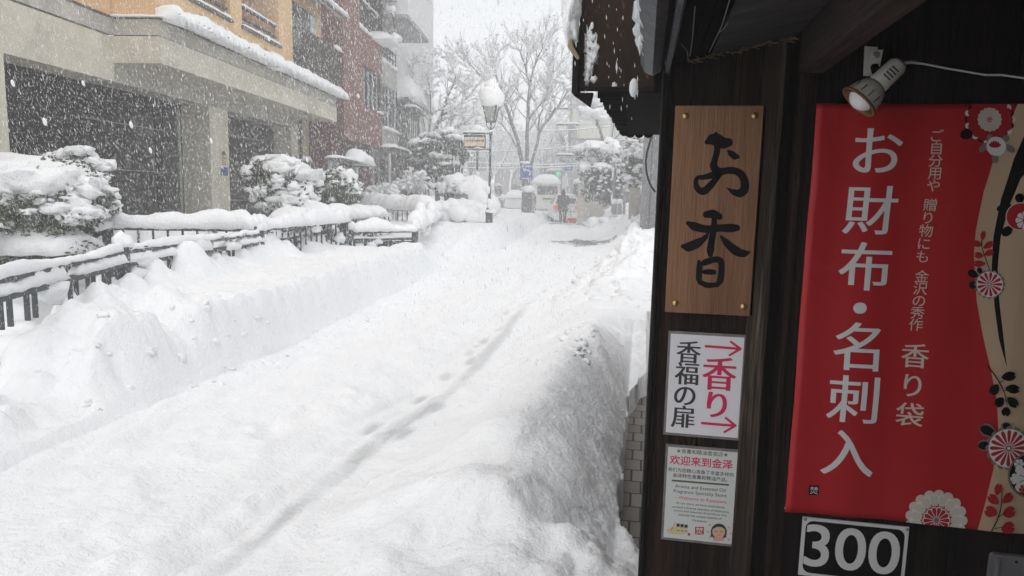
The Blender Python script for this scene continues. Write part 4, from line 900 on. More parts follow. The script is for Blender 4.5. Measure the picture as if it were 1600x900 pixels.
# ------------------------------------------------------------------ red brick house
OR_ = .8
rs0, rs1 = 20.85, 25.5
rb = thing('brick_building', 'red brick house with a jutting upper storey and tall dark window', 'house', Lw(23, -2, -.3))
wa, wb_ = Lp(568, 140, OR_)[0], Lp(595, 150, OR_)[0]; wz1 = 5.66; wz0 = 4.28; pz = 6.75
m = MB(); m.lbox(rs0, wa, -1.5, OR_, 3.05, pz); m.lbox(wa, wb_, -1.5, OR_, 3.05, wz0); m.lbox(wa, wb_, -1.5, OR_, wz1, pz); m.lbox(wb_, rs1, -1.5, OR_, 3.05, pz)
m.lbox(rs0, rs0+1.75, -1.5, OR_-.002, pz, 10.2)
m.build('upper_wall', BRICK, rb)
lb(rs0-.012, rs0-.002, -1.5, OR_-.02, 3.05, 10.2).build('side_wall', BRICKD, rb)
lb(rs0, rs1, -1.6, -.35, -.35, 3.04).build('ground_wall', DARKBR, rb)
lb(rs0-.006, rs0+.3, -.349, OR_-.25, -.35, 3.04).build('corner_pier', BRICKD, rb)
lb(rs1-.7, rs1-.35, -.349, OR_-.3, -.35, 3.04).build('brick_pier', BRICKD, rb)
wf = MB().lbox(wa, wb_, OR_-.12, OR_-.10, wz0, wz1).build('window', GLASSD, rb)
m = MB()
for k in range(5): s_ = wa+(wb_-wa-.07)*k/4; m.lbox(s_, s_+.07, OR_-.095, OR_-.03, wz0, wz1)
for z in (wz0, wz0+.92, wz1-.06): m.lbox(wa+.07, wb_-.07, OR_-.09, OR_-.035, z, z+.06)
m.build('window_frame', METALB, wf)
m = MB()
for k in range(4): s_ = wa+.12+(wb_-wa-.07)*k/4; m.lbox(s_+.02, s_+(wb_-wa)/4-.22, OR_-.098, OR_-.092, wz0+.08, wz0+.9); m.lbox(s_+.02, s_+(wb_-wa)/4-.22, OR_-.098, OR_-.092, wz0+1.0, wz1-.08)
m.build('pane', GLASSL, wf)
cap(MB().strip([Lw(wb_-.5, OR_+.02, wz0), Lw(wb_+.1, OR_+.02, wz0)], .14, .08, 4), 'sill_snow', rb)
cap(MB().strip([Lw(rs0+1.75, OR_-.05, pz), Lw(rs1, OR_-.05, pz)], .26, .15, 7, wob=.5), 'parapet_snow', rb)
lb(rs0+1.75, rs1, -1.5, -.6, pz, 10.2).build('terrace_back', DARKBR, rb)
m = MB(); m.lbox(rs0+1.8, rs1, OR_-.12, OR_-.08, pz+.95, pz+1.0)
for k in range(12): s_ = rs0+1.85+(rs1-rs0-1.9)*k/11; m.lbox(s_, s_+.04, OR_-.115, OR_-.085, pz, pz+.95)
m.build('terrace_rail', METALB, rb)
cap(MB().strip([Lw(rs0+1.8, OR_-.1, pz+1.0), Lw(rs1, OR_-.1, pz+1.0)], .13, .08, 8, wob=.5), 'rail_snow', rb)
lb(rs0+1.8, rs1-.1, -.55, -.5, pz+.2, pz+1.9).build('terrace_window', GLASSD, rb)
lb(rs1-.16, rs1, -.6, OR_+.03, pz, 8.35).build('terrace_post', DARKBR, rb)
lb(rs0+1.6, rs1+.5, -.6, 1.35, 8.35, 8.5).build('upper_balcony', GREYW, rb)
m = MB(); m.lbox(rs0+1.6, rs1+.5, 1.27, 1.32, 8.5, 9.6)
m.build('balcony_panel', GREYM, rb)
cap(MB().strip([Lw(rs0+1.6, 1.3, 9.6), Lw(rs1+.5, 1.3, 9.6)], .22, .2, 9, wob=.5), 'balcony_snow', rb)
m = MB(); m.tube([Lw(rs1-.35, .9, 8.0), Lw(rs1-.35, 1.3, 7.75), Lw(rs1-.3, 1.35, 7.3)], .03, 6); m.build('light_bracket', METALB, rb)
m = MB(); m.blob(Lw(rs1-.35, 1.2, 7.95), (.22, .2, .14), .3, 2, 2, 5).blob(Lw(rs1-.1, 1.3, 7.02), (.2, .3, .14), .3, 2, 2, 8); cap(m, 'bracket_snow', rb)
m = MB(); sg = Lp(518, 89, .9)[0]; m.lbox(rs0-1.0, rs0-.02, .58, .70, 5.15, 5.30); m.build('side_bracket', GREYM, rb)
cap(MB().strip([Lw(rs0-1.0, .64, 5.30), Lw(rs0-.02, .64, 5.30)], .16, .09, 4), 'bracket_snow', rb)
lb(rs0+.5, rs1-.9, -.345, -.30, .0, 2.4).build('shutter', mat('shutter_brown', (.05, .035, .03), (.08, .06, .05), 5, stretch=(.3, .3, 3)), rb)

# carport screen with its snow-capped roof, in front of the red house
ca, cb = Lp(511, 260, 1.4), Lp(556, 262, 1.4)
cp_ = thing('carport_screen', 'grey corrugated screen under a snow-capped little roof, before the red house', 'screen', Lw(20.5, 1.4, 0))
sA, sB2 = Lp(514, 260, 1.35)[0], Lp(553, 260, 1.35)[0]
m = MB(); nn = 22
for k in range(nn): s_ = sA+(sB2-sA)*k/nn; m.lbox(s_, s_+(sB2-sA)/nn, 1.33+.012*(k % 2), 1.38+.012*(k % 2), .1, 2.28-.012*k)
m.build('panel', PANELG, cp_)
m = MB(); m.lbox(sB2-.02, sB2+.13, 1.25, 1.45, 0, 2.15); m.build('post', WHITEW, cp_)
m = MB(); m.lbox(sA-.1, sB2+.6, 1.2, 1.7, 2.24, 2.30); m.build('roof', TILE, cp_)
m = MB().strip([Lw(sA-.1, 1.45, 2.30), Lw(sB2-.6, 1.45, 2.30)], .4, .10, 3).strip([Lw(sB2-.7, 1.5, 2.28), Lw(sB2+.8, 1.5, 2.22)], .7, .30, 21, wob=.5); cap(m, 'snow_cap', cp_)

# ------------------------------------------------------------------ grey balcony house, timber house, white tower
gb = thing('grey_building', 'narrow grey house with long windows and a snowy corrugated balcony, past the red house', 'house', Lw(27, -2, -.3))
g0, g1 = 25.56, 28.0
lb(g0, g1, -3, .45, -.3, 8.0).build('wall', GREYM, gb)
lb(g0, g1+.02, .45, .80, 5.42, 6.22).build('balcony_panel', GREYM, gb)
cap(MB().strip([Lw(g0, .62, 6.22), Lw(g1, .62, 6.22)], .5, .2, 2, wob=.5), 'balcony_snow', gb)
m = MB(); 
for z in (6.85, 6.55): m.lbox(g0, g1, .72, .76, z, z+.05)
for k in range(6): s_ = g0+(g1-g0-.04)*k/5; m.lbox(s_, s_+.04, .72, .76, 6.2, 6.9)
m.build('balcony_rail', METALB, gb)
cap(MB().strip([Lw(g0, .72, 6.9), Lw(g1, .72, 6.9)], .5, .26, 6, wob=.5), 'rail_snow', gb)
wf = lb(g0+.1, g1-.08, .46, .78, 3.8, 5.40).build('window_bay', GLASSL, gb)
m = MB()
for k in range(5): s_ = g0+.1+(g1-g0-.26)*k/4; m.lbox(s_, s_+.08, .785, .82, 3.8, 5.4)
m.lbox(g0+.18, g1-.1, .785, .815, 4.75, 4.82); m.build('window_frame', METALB, wf)
m = MB()
for k in range(0, 4, 2): s_ = g0+.2+(g1-g0-.26)*k/4; m.lbox(s_, s_+.42, .783, .80, 3.85, 5.35)
m.build('dark_pane', GLASSD, wf)
lb(g0, g1, .46, .80, 3.1, 3.78).build('window_apron', GREYM, gb)
cap(MB().strip([Lw(g0, .85, 3.78), Lw(g1, .85, 3.78)], .2, .12, 3), 'sill_snow', gb)
lb(g0-.2, g1+.2, .3, 1.3, 3.02, 3.09).build('canopy', TILE, gb)
cap(MB().strip([Lw(g0-.2, 1.0, 3.09), Lw(g1+.2, 1.0, 3.09)], .6, .12, 13, wob=.6), 'canopy_snow', gb)
lb(g0+.2, g1-.2, .452, .48, -.2, 2.7).build('shopfront', DARKBR, gb)
for k in (0, 1): lb(g0+.5+k*1.1, g0+.62+k*1.1, .49, .53, -.2, 2.7).build('shopfront_post', GREYW, gb)

tb = thing('timber_house', 'dark timber house under thick roof snow, behind the pruned pine', 'house', Lw(32.5, -2, -.3))
h0, h1, oh = 29.9, 35.3, .3
lb(h0, h1, -4, oh, -.3, 5.5).build('wall', mat('grey_timber', (.07, .065, .06), (.13, .12, .11), 4, stretch=(1, 1, .15)), tb)
m = MB(); m.hexa([Lw(h0-.3, oh+.6, 5.35), Lw(h1+.4, oh+.6, 5.35), Lw(h1+.4, -4, 7.4), Lw(h0-.3, -4, 7.4), Lw(h0-.3, oh+.6, 5.5), Lw(h1+.4, oh+.6, 5.5), Lw(h1+.4, -4, 7.55), Lw(h0-.3, -4, 7.55)]); m.build('roof', TILE, tb)
m = MB().strip([Lw(h0-.4, .45, 5.55), Lw(h1+.55, .45, 5.55)], 1.3, .75, 4, wob=.4, sag=.1).strip([Lw(h0-.4, -.7, 6.1), Lw(h1+.5, -.7, 6.1)], 1.6, .8, 5, wob=.4).strip([Lw(h0-.4, -2, 6.6), Lw(h1+.3, -2, 6.6)], 2.0, .8, 6, wob=.4)
cap(m, 'roof_snow', tb)
lb(h0-.1, h0+1.6, oh, oh+.9, 5.0, 5.1).build('side_roof', TILE, tb); cap(MB().strip([Lw(h0-.1, oh+.6, 5.1), Lw(h0+1.6, oh+.6, 5.1)], .6, .16, 8), 'side_roof_snow', tb)
for a, b_ in ((h1-2.7, h1-2.05), (h1-1.7, h1-1.05)): 
    q = lb(a, b_, oh+.005, oh+.05, 3.6, 4.9).build('window', GLASSL, tb); MB().lbox(a-.06, b_+.06, oh+.004, oh+.03, 3.52, 3.6).lbox(a+.28, a+.36, oh+.051, oh+.07, 3.6, 4.9).build('window_frame', METALB, q)
lb(h0, h1+.2, oh, oh+.9, 3.0, 3.1).build('lower_eave', TILE, tb); cap(MB().strip([Lw(h0, oh+.55, 3.1), Lw(h1+.2, oh+.55, 3.1)], .8, .25, 9, wob=.6), 'eave_snow', tb)
m = MB()
for k in range(9): s_ = h0+.2+k*.6; m.lbox(s_, s_+.09, oh+.002, oh+.05, -.2, 3.0)
m.build('lattice_post', DARKBR, tb)

wt = thing('white_tower', 'pale apartment block with stacked balconies, fading into the snowfall above the grey house', 'building', Lw(46, -3, 0))
t0_, t1_, ot = 41.5, 45.6, .0
ta = Lp(667, 40, 1.6)[0]
lb(40, ta-.6, -8, .1, 0, 19).build('wall', WHITEW, wt)
for k in (1, 2):
    zb_ = Lp(666, 62, 1.6)[1]+(k-1)*3.15
    lb(ta-4.4, ta, .1, 1.7, zb_-.12, zb_).build('balcony_slab', GREYW, wt)
    lb(ta-4.4, ta, 1.6, 1.72, zb_, zb_+1.5).lbox(ta-4.4, ta-4.28, .1, 1.6, zb_, zb_+1.5).lbox(ta-.12, ta, .1, 1.6, zb_, zb_+1.5).build('balcony_panel', WHITEW, wt)
    lb(ta-4.2, ta-1.4, .102, .14, zb_-2.6, zb_-.5).build('window', GREYW, wt)
    cap(MB().strip([Lw(ta-4.4, 1.66, zb_+1.5), Lw(ta, 1.66, zb_+1.5)], .3, .15, k, step=.2), 'balcony_snow', wt, SNOWF)
    cap(MB().strip([Lw(ta-6, .8, zb_-1.2), Lw(ta-4.5, .8, zb_-1.2)], 1.4, .4, k+5, step=.2), 'ledge_snow', wt, SNOWF)

# ------------------------------------------------------------------ railings along the canal
def railing(name, label, pts, zt, drop=.62, gap=.13, second=.12, bal=.014, snow=(.13, .09), skip=0.0, seed=1, pair=False, posts=True, group=None, cell=.9, under=True, wob=.8):
    P = [Vector((x, y, 0)) for x, y in pts]; mid = sum(P, Vector())/len(P)
    t = thing(name, label, 'railing', (mid.x, mid.y, zt-drop), group); rr = random.Random(seed)
    for a, b in zip(P, P[1:]):
        MB().bar((a.x, a.y, zt-.025), (b.x, b.y, zt-.025), .06, .05).build('top_rail', METALD, t)
        if second: MB().bar((a.x, a.y, zt-.025-second), (b.x, b.y, zt-.025-second), .045, .045).build('mid_rail', METALD, t)
    if posts:
        for a in P: MB().box(a.x-.045, a.x+.045, a.y-.045, a.y+.045, zt-drop, zt+.02).build('post', METALD, t)
    nb = 0
    for a, b in zip(P, P[1:]):
        L = (b-a).length; n = int(L/gap)
        for i in range(1, n):
            if pair and i % 3 == 0: continue
            if rr.random() < skip or nb > 95: continue
            p = a.lerp(b, i/n); nb += 1
            MB().bar((p.x, p.y, zt-.05-second), (p.x, p.y, zt-drop), bal*2, bal*1.4, (0, 1, 0)).build('baluster', METALD, t)
    m = MB()
    for a, b in zip(P, P[1:]):
        L = (b-a).length; u = 0.0
        m.strip([(a.x, a.y, zt), (b.x, b.y, zt)], snow[0], snow[1], seed, wob=wob, sag=.02, step=.05)
        if second and under:
            while u < L-.2:
                ln = min(rr.uniform(.3, 1.3), L-u); p = a.lerp(b, u/L); q = a.lerp(b, (u+ln)/L)
                if rr.random() < .62: m.strip([(p.x, p.y, zt-second-.005), (q.x, q.y, zt-second-.005)], .11, rr.uniform(.05, .10), seed+3, wob=.6, step=.05)
                u += ln+rr.uniform(0, .25)
    for a in P: m.blob((a.x, a.y, zt+.06), (.085, .085, .085), .3, 1.6, 2, seed+int(a.y*10), flat=.5)
    for k in range(max(2, int((P[-1]-P[0]).length*1.2))):
        u = rr.random(); i = rr.randrange(len(P)-1); p = P[i].lerp(P[i+1], u); m.blob((p.x+rr.uniform(-.03, .03), p.y, zt-rr.uniform(.05, .3)), (.07, rr.uniform(.08, .2), rr.uniform(.05, .11)), .4, 1.8, 2, seed*7+k)
    cap(m, 'snow_cover', t)
    return t
railing('canal_railing', 'dark metal canal railing half buried along the near snow bank', [(-2.9, 1.1), (-4.53, 5.49), (-4.88, 8.38), (-5.45, 12.0)], .90, pair=True, gap=.105, bal=.0145, skip=.08, seed=2, drop=.34, snow=(.085, .042), cell=1)
a1, a2 = atz(168, 353, .95), atz(398, 356, .95)
railing('bridge_railing', 'dark railing under a long even loaf of snow, across from the garage', [(a1.x, a1.y), (a2.x, a2.y), (-4.95, 11.2)], .95, drop=.75, gap=.17, second=0, bal=.012, snow=(.24, .17), seed=6, under=False, wob=.35)
b1, b2, b3 = atz(460, 378, .95), atz(550, 360, .76), atz(648, 359, .76)
c1, c2 = atz(574, 323, .97), atz(676, 329, .97)
railing('bridge_railing', 'thin barred railing under a smooth thick snow slab, farthest of the dark railings', [(c1.x, c1.y), (c2.x, c2.y)], 0.97, drop=.5, gap=.26, second=0, bal=.013, snow=(.7, .38), seed=8, under=False, wob=.16)
t_ = railing('bridge_railing', 'snowy railing with a dark board below it, ending at a square post by the bank', [(b2.x, b2.y), (b3.x, b3.y)], .76, drop=.55, gap=.22, second=.14, bal=.02, snow=(.30, .16), seed=11, wob=.5)
MB().bar((b2.x*.75+b3.x*.25, b2.y*.75+b3.y*.25, .44), (b3.x, b3.y, .42), .05, .26).build('dark_board', mat('board_dark', (.03, .033, .036), (.05, .054, .058), 8, .8), t_)
d1, d2 = atz(652, 343, .95), atz(692, 328, .95)
railing('side_railing', 'short sloping snow-heaped railing running away from the square post', [(b3.x-.02, b3.y+.1), (atz(688, 331, .85).x, atz(688, 331, .85).y)], .80, drop=.25, gap=9, second=0, snow=(.30, .24), seed=13)
# snow-laden middle hedge line behind the near railing
m = MB(); b_0 = atz(455, 372, 1.0)
hl = thing('low_hedge', 'low clipped hedge under lumpy snow, behind the near railing', 'hedge', (-5.6, 11.5, .2))
pa, pb, pc_ = atz(440, 385, .9), atz(545, 378, .9), atz(650, 368, .9)
pa, pb = Vector((-5.75, 10.6, 0)), Vector((-5.85, 15.0, 0))
m.strip([(pa.x, pa.y, .92), (pb.x, pb.y, .92)], .75, .22, 31, wob=.45); cap(m, 'snow_cap', hl)
def leafcloud(m, c, r, n, size, rr, shell=.45, zlo=-1.0):
    c = Vector(c)
    for i in range(n):
        while True:
            v = Vector((rr.uniform(-1, 1), rr.uniform(-1, 1), rr.uniform(zlo, 1)))
            if shell < v.length < 1: break
        p = c+Vector((v.x*r[0], v.y*r[1], v.z*r[2])); a = Vector((rr.gauss(0, 1), rr.gauss(0, 1), rr.gauss(0, .6))).normalized(); b = a.orthogonal().normalized()
        s_ = size*rr.uniform(.6, 1.3)
        m.add([p-a*s_, p+b*s_*.42, p+a*s_, p-b*s_*.42], [(0, 1, 2, 3)])
m = MB(); r3 = random.Random(5)
for k in range(10): leafcloud(m, pa.lerp(pb, k/9)+Vector((0, 0, .55)), (.36, .4, .42), 130, .05, r3, .6)
m.build('foliage', LEAF, hl)

# ------------------------------------------------------------------ shrubs
def shrub(name, label, c, r, nleaf, leaf, lsize, nsnow, ssize, seed, cat='shrub', group=None, big=(), stem=True, zbias=.1, leafm=LEAF, extra=()):
    rr = random.Random(seed); c = Vector(c); t = thing(name, label, cat, (c.x, c.y, c.z-r[2]), group)
    m = MB()
    nc = 22
    for k in range(nc):
        v = Vector((rr.gauss(0, 1), rr.gauss(0, 1), rr.gauss(0, .9))).normalized()*rr.uniform(.45, .85)
        leafcloud(m, c+Vector((v.x*r[0], v.y*r[1], v.z*r[2])), (r[0]*.42, r[1]*.42, r[2]*.40), nleaf//nc, lsize, rr, .2)
    m.build('foliage', leafm, t)
    m = MB()
    for k in range(nsnow):
        v = Vector((rr.gauss(0, 1), rr.gauss(0, 1), rr.gauss(.25, .75))).normalized()
        p = c+Vector((v.x*r[0]*.97, v.y*r[1]*.97, v.z*r[2]*.97)); s_ = ssize*rr.uniform(.45, 1.25)*(1.15 if v.z > .3 else .7)
        m.blob(p, (s_*rr.uniform(.8, 1.5), s_*rr.uniform(.8, 1.4), s_*rr.uniform(.5, .85)), .45, 1.8, 2, seed*50+k)
    for bc, br in big:
        m.blob(bc, br, .24, 2.1, 3, seed+len(m.v), flat=.5)
        for k in range(int(10+14*br[0])):
            a = rr.uniform(0, 6.28); u = rr.uniform(.7, 1.08); s_ = ssize*rr.uniform(.3, .8)
            m.blob(Vector(bc)+Vector((br[0]*u*math.cos(a), br[1]*u*math.sin(a), -br[2]*rr.uniform(.2, .9))), (s_, s_, s_*.75), .5, 1.9, 2, seed*31+k)
    cap(m, 'snow_cover', t)
    m = MB()
    for bc, br in big:
        for k in range(int(30+70*br[0])):
            a = rr.uniform(0, 6.28); u = rr.uniform(.85, 1.12); leafcloud(m, Vector(bc)+Vector((br[0]*u*math.cos(a), br[1]*u*math.sin(a), -br[2]*rr.uniform(.1, 1.0))), (.05, .05, .05), 2, lsize*.9, rr, .2)
    if m.v: m.build('foliage', leafm, t)
    if stem:
        m = MB()
        for k in range(5):
            a = rr.uniform(0, 6.28); m.tube([(c.x, c.y, c.z-r[2]), (c.x+.25*r[0]*math.cos(a), c.y+.25*r[1]*math.sin(a), c.z-.3*r[2]), (c.x+.6*r[0]*math.cos(a), c.y+.6*r[1]*math.sin(a), c.z+.3*r[2])], [.03, .022, .01], 6)
        m.build('stem', BARK, t)
    return t
def pxat(x, y, Y): return aty(x, y, Y)
k8 = 8.1
def bigp(x, y, Y, rx, ry, rz): return (pxat(x, y, Y), (rx, ry, rz))
S1 = pxat(62, 318, 7.2)
shrub('camellia_bush', 'broad leafy bush bowed under huge snow pillows, nearest the garage', S1, (.82, .8, .48), 3800, LEAF, .048, 70, .10, 21, 'bush', leafm=LEAFO,
      big=[bigp(20, 285, 7.0, .75, .6, .30), bigp(72, 285, 7.0, .42, .5, .24), bigp(105, 322, 7.0, .26, .3, .17), bigp(8, 308, 6.8, .45, .4, .24), bigp(130, 335, 7.0, .20, .2, .10)])
S2 = pxat(118, 280, 7.6)
shrub('camellia_bush', 'smaller upright bush tufted with snow, right of the huge snow pillows', S2, (.36, .36, .36), 1100, LEAF, .045, 34, .085, 22, 'bush', leafm=LEAFO,
      big=[bigp(130, 287, 7.5, .25, .25, .13), bigp(98, 242, 7.6, .10, .1, .07), bigp(118, 262, 7.5, .15, .15, .10), bigp(150, 276, 7.6, .09, .1, .07), bigp(82, 243, 7.6, .06, .06, .045), bigp(107, 252, 7.55, .07, .07, .05)])
# planter box under the camellia
pl0, pl1 = pxat(-30, 400, 6.9), pxat(122, 385, 6.9)
pt = thing('planter_hedge', 'clipped planter hedge with a flat snow lid, under the camellia bush', 'hedge', (pl0.x*.5+pl1.x*.5, 7.0, .3))
m = MB(); r4 = random.Random(9)
for k in range(12): leafcloud(m, Vector((pl0.x+(pl1.x-pl0.x)*k/11-.1, 7.05, .63)), (.22, .35, .2), 160, .035, r4, .55)
m.build('foliage', LEAF, pt)
m = MB().strip([(pl0.x-.2, 7.0, .76), (pl1.x-.05, 7.0, .74)], .95, .26, 41, wob=.25, sag=.08); cap(m, 'snow_cap', pt)
q = pxat(442, 290, 12.5)
shrub('leafy_shrub', 'wide feathery shrub draped in snow, right of the pillar notice', q, (.72, .6, .52), 2600, LEAF, .06, 85, .13, 23, 'shrub', big=[bigp(455, 268, 12.4, .26, .26, .2), bigp(452, 312, 12.3, .42, .4, .18), bigp(430, 290, 12.2, .3, .3, .15), bigp(450, 252, 12.5, .09, .09, .09), bigp(490, 330, 12.3, .28, .3, .2), bigp(476, 300, 12.3, .16, .16, .24)])
q = pxat(520, 300, 14.5)
shrub('leafy_shrub', 'round dense green shrub lightly dusted with snow, left of the brick pier', q, (.62, .55, .50), 3600, LEAFO, .055, 70, .07, 24, 'shrub', leafm=LEAFO, big=[bigp(545, 278, 14.3, .16, .2, .18), bigp(551, 292, 14.3, .13, .13, .22), bigp(532, 268, 14.5, .10, .1, .10), bigp(520, 345, 14.0, .9, .5, .25)])
# twiggy arched shrub, bushes past the railing, and the hydrangea-like mounds
def twig_shrub(name, label, c, r, n, seed, cat='shrub', group=None, snow=1.0):
    rr = random.Random(seed); c = Vector(c); t = thing(name, label, cat, tuple(c), group); m = MB(); s = MB()
    for k in range(n):
        a = rr.uniform(0, 6.28); e = rr.uniform(.2, 1.0); p0 = c+Vector((rr.uniform(-.1, .1), rr.uniform(-.1, .1), 0))
        tip = c+Vector((r[0]*e*math.cos(a), r[1]*e*math.sin(a), r[2]*(1.15-e*.75)*rr.uniform(.7, 1)))
        mid_ = (p0+tip)/2+Vector((0, 0, r[2]*.42*e)); pts = []
        for i in range(6): u = i/5; pts.append(p0*(1-u)**2+mid_*2*u*(1-u)+tip*u*u+Vector((rr.gauss(0, .015), rr.gauss(0, .015), rr.gauss(0, .012))))
        m.tube(pts, [.016, .014, .012, .01, .008, .005], 4)
        s.tube([p+Vector((0, 0, .02*snow)) for p in pts[1:]], [.018*snow*rr.uniform(.8, 1.5) for _ in pts[1:]], 5)
        if rr.random() < .55: s.blob(tip, (.09*snow, .09*snow, .06*snow), .4, 1.6, 1, k)
    m.build('branches', TWIG, t); cap(s, 'snow_cover', t)
    return t
twig_shrub('arching_shrub', 'arching bare shrub sheathed in snow, before the timber house', pxat(648, 312, 25)-Vector((0, 0, 0)), (1.0, .8, 1.2), 110, 31)
twig_shrub('low_shrub', 'low twiggy frosted shrub at the foot of the brick pier', pxat(598, 318, 23), (.9, .7, .75), 80, 32)
twig_shrub('thin_shrub', 'thin upright bare shrub with little snow, between the arching shrub and lamp post', pxat(716, 318, 26), (.45, .4, 1.4), 26, 33, snow=.6)
q = pxat(706, 300, 24); shrub('round_bush', 'round dark bush under a big snow cap, left of the lamp post', q, (.48, .45, .40), 900, LEAF, .06, 18, .14, 34, 'bush', big=[bigp(710, 286, 23.8, .42, .4, .3), bigp(697, 294, 23.7, .3, .3, .25), bigp(722, 296, 23.7, .3, .3, .3)])
sm = thing('snow_mound', 'tall rounded heap of snow by the second lamp post', 'snow heap', pxat(742, 315, 24))
m = MB().blob(pxat(741, 303, 24), (.62, .6, .62), .12, 1.3, 3, 3).blob(pxat(752, 318, 23.5), (.7, .6, .5), .12, 1.3, 3, 8); cap(m, 'heap', sm)
q = pxat(720, 309, 22.5)
tp = thing('sign_box', 'small grey plate standing in the snow before the round bush', 'sign', (q.x, q.y, q.z-.3)); MB().box(q.x-.24, q.x+.24, q.y, q.y+.06, q.z-.12, q.z+.12).build('plate', GREYTILE, tp, bevel=.01); MB().box(q.x-.03, q.x+.03, q.y+.065, q.y+.1, q.z-.6, q.z-.1).build('post', METALB, tp)
for i, (px, py, r_) in enumerate(((695, 325, .30), (716, 322, .34), (735, 325, .30), (675, 333, .28), (748, 320, .28), (660, 342, .2), (682, 341, .3))):
    pass
lr_ = thing('snow_heap', 'row of rounded snow lumps along the far canal rail', 'snow heap', pxat(715, 330, 20.5))
m = MB()
for i, (px, py, r_) in enumerate(((680, 330, .26), (698, 325, .30), (714, 322, .32), (730, 322, .30), (746, 326, .28), (668, 338, .22), (690, 338, .3), (758, 330, .26), (722, 332, .4), (742, 336, .4))): m.blob(pxat(px, py, 20.5), (r_*1.2, r_, r_*.8), .2, 1.5, 2, i+70)
cap(m, 'heap', lr_)

# ------------------------------------------------------------------ trees
def limb(m, s, pts, r0, r1, n=6, snow=1.0):
    k = len(pts); rad = [r0+(r1-r0)*i/(k-1) for i in range(k)]
    m.tube(pts, rad, n)
    if s is not None: s.tube([Vector(p)+Vector((-.25*rad[i], -.15*rad[i], rad[i]*.75+.004)) for i, p in enumerate(pts)], [max(.45*rad[i], .009)*snow for i in range(k)], max(4, n-1))
def branch(m, s, p, d, L, r, lev, rr, up_=.12, snow=1.0, spread=.55, minr=.0075, clump=None):
    pts = [p]; q = p.copy(); dd = d.copy(); k = 4 if lev > 1 else 3
    for i in range(k):
        dd = (dd+Vector((rr.gauss(0, .10), rr.gauss(0, .10), rr.gauss(up_*.5, .08)))).normalized(); q = q+dd*L/k; pts.append(q)
    limb(m, s, pts, r, max(r*.6, minr), 6 if r > .05 else 4 if r > .02 else 3, snow)
    if clump is not None and lev <= 1 and rr.random() < clump[0]: s.blob(q, (clump[1]*rr.uniform(.6, 1.4), clump[1]*rr.uniform(.6, 1.3), clump[1]*.5), .45, 1.7, 1, rr.randrange(999))
    if lev == 0: return
    nb = rr.choice((3, 4)) if lev > 1 else rr.choice((3, 4, 5))
    for j in range(nb):
        u = rr.uniform(.35, 1.0) if j else 1.0
        i = min(int(u*k), k-1); o = pts[i].lerp(pts[i+1], u*k-i)
        nd = (dd+Vector((rr.gauss(0, spread), rr.gauss(0, spread), rr.gauss(up_, .35*spread)))).normalized()
        branch(m, s, o, nd, L*rr.uniform(.55, .82), max(r*rr.uniform(.38, .52), minr), lev-1, rr, up_, snow, spread, minr, clump)
def tree(name, label, base, limbs, Y, seed, cat='tree', group=None, lev=4, snow=1.0, bl=1.5, spread=.5, up_=.14, r0=.2, clump=None, minr=.008, sm=SNOWF, density=1.0):
    """limbs: list of px polylines with (x, y) and start/end radius; side branches grow from them"""
    rr = random.Random(seed); t = thing(name, label, cat, base, group); tm, bm2, s = MB(), MB(), MB()
    for pts_, ra, rb_ in limbs:
        P = [pxat(x, y, Y+dy) for x, y, dy in pts_]
        Q = [P[0]]
        for a, b in zip(P, P[1:]): Q += [a.lerp(b, .5)+Vector((rr.gauss(0, .03), 0, 0)), b]
        limb(tm, s, Q, ra, rb_, 8, snow*1.0)
        n = len(Q)
        if pts_ is limbs[0][0]: continue
        for i in range(max(1, n//3), n):
            nb = (2 if i < n-1 else 4)
            for j in range(nb):
                if rr.random() > density: continue
                dd = (Q[i]-Q[i-1]).normalized(); nd = (dd*.7+Vector((rr.gauss(0, .65), rr.gauss(0, .6), rr.gauss(.25, .3)))).normalized()
                rad = (ra+(rb_-ra)*i/(n-1)); branch(bm2, s, Q[i], nd, bl*rr.uniform(.7, 1.2)*(1.0 if i < n-1 else .9), rad*rr.uniform(.35, .6), lev-1, rr, up_, snow, spread, minr, clump)
    tm.build('trunk', BARK, t, smooth=True); bm2.build('branches', TWIG, t); cap(s, 'snow_cover', t, sm)
    return t
YT = 37.0
bz = pxat(824, 330, YT)
tree('bare_zelkova_tree', 'tall bare tree with snow-lined forking limbs, behind the blue arrow sign', bz, [
    ([(823, 335, 0), (822, 290, 0), (822, 262, 0)], .22, .19),
    ([(820, 268, 0), (812, 238, -.3), (802, 200, -.6), (789, 162, -.9), (772, 140, -1.2), (755, 122, -1.4), (738, 104, -1.6)], .12, .03),
    ([(823, 266, 0), (824, 230, 0), (825, 187, .1), (828, 135, .2), (821, 104, .4), (813, 82, .5)], .125, .035),
    ([(826, 188, .1), (840, 168, .2), (853, 152, .4), (861, 125, .5), (865, 105, .6)], .07, .025),
    ([(827, 268, 0), (834, 240, .4), (842, 207, .8), (858, 184, 1.0), (872, 166, 1.2), (885, 145, 1.4), (892, 130, 1.5)], .12, .03),
    ([(842, 207, .8), (843, 182, .6), (850, 160, .5), (857, 140, .3)], .055, .025),
    ([(828, 135, .2), (833, 110, -.2), (841, 88, -.4), (848, 70, -.6)], .065, .022),
    ([(789, 162, -.9), (783, 138, -.8), (773, 115, -.6), (768, 98, -.5)], .05, .022),
    ([(812, 240, -.3), (798, 212, -.2), (785, 196, 0), (772, 184, .2)], .035, .02)], YT, 77, lev=3, snow=1.15, bl=.98, spread=.46, minr=.009, up_=.14, clump=(.10, .09))
YS = 33.0
bz = pxat(668, 320, YS)
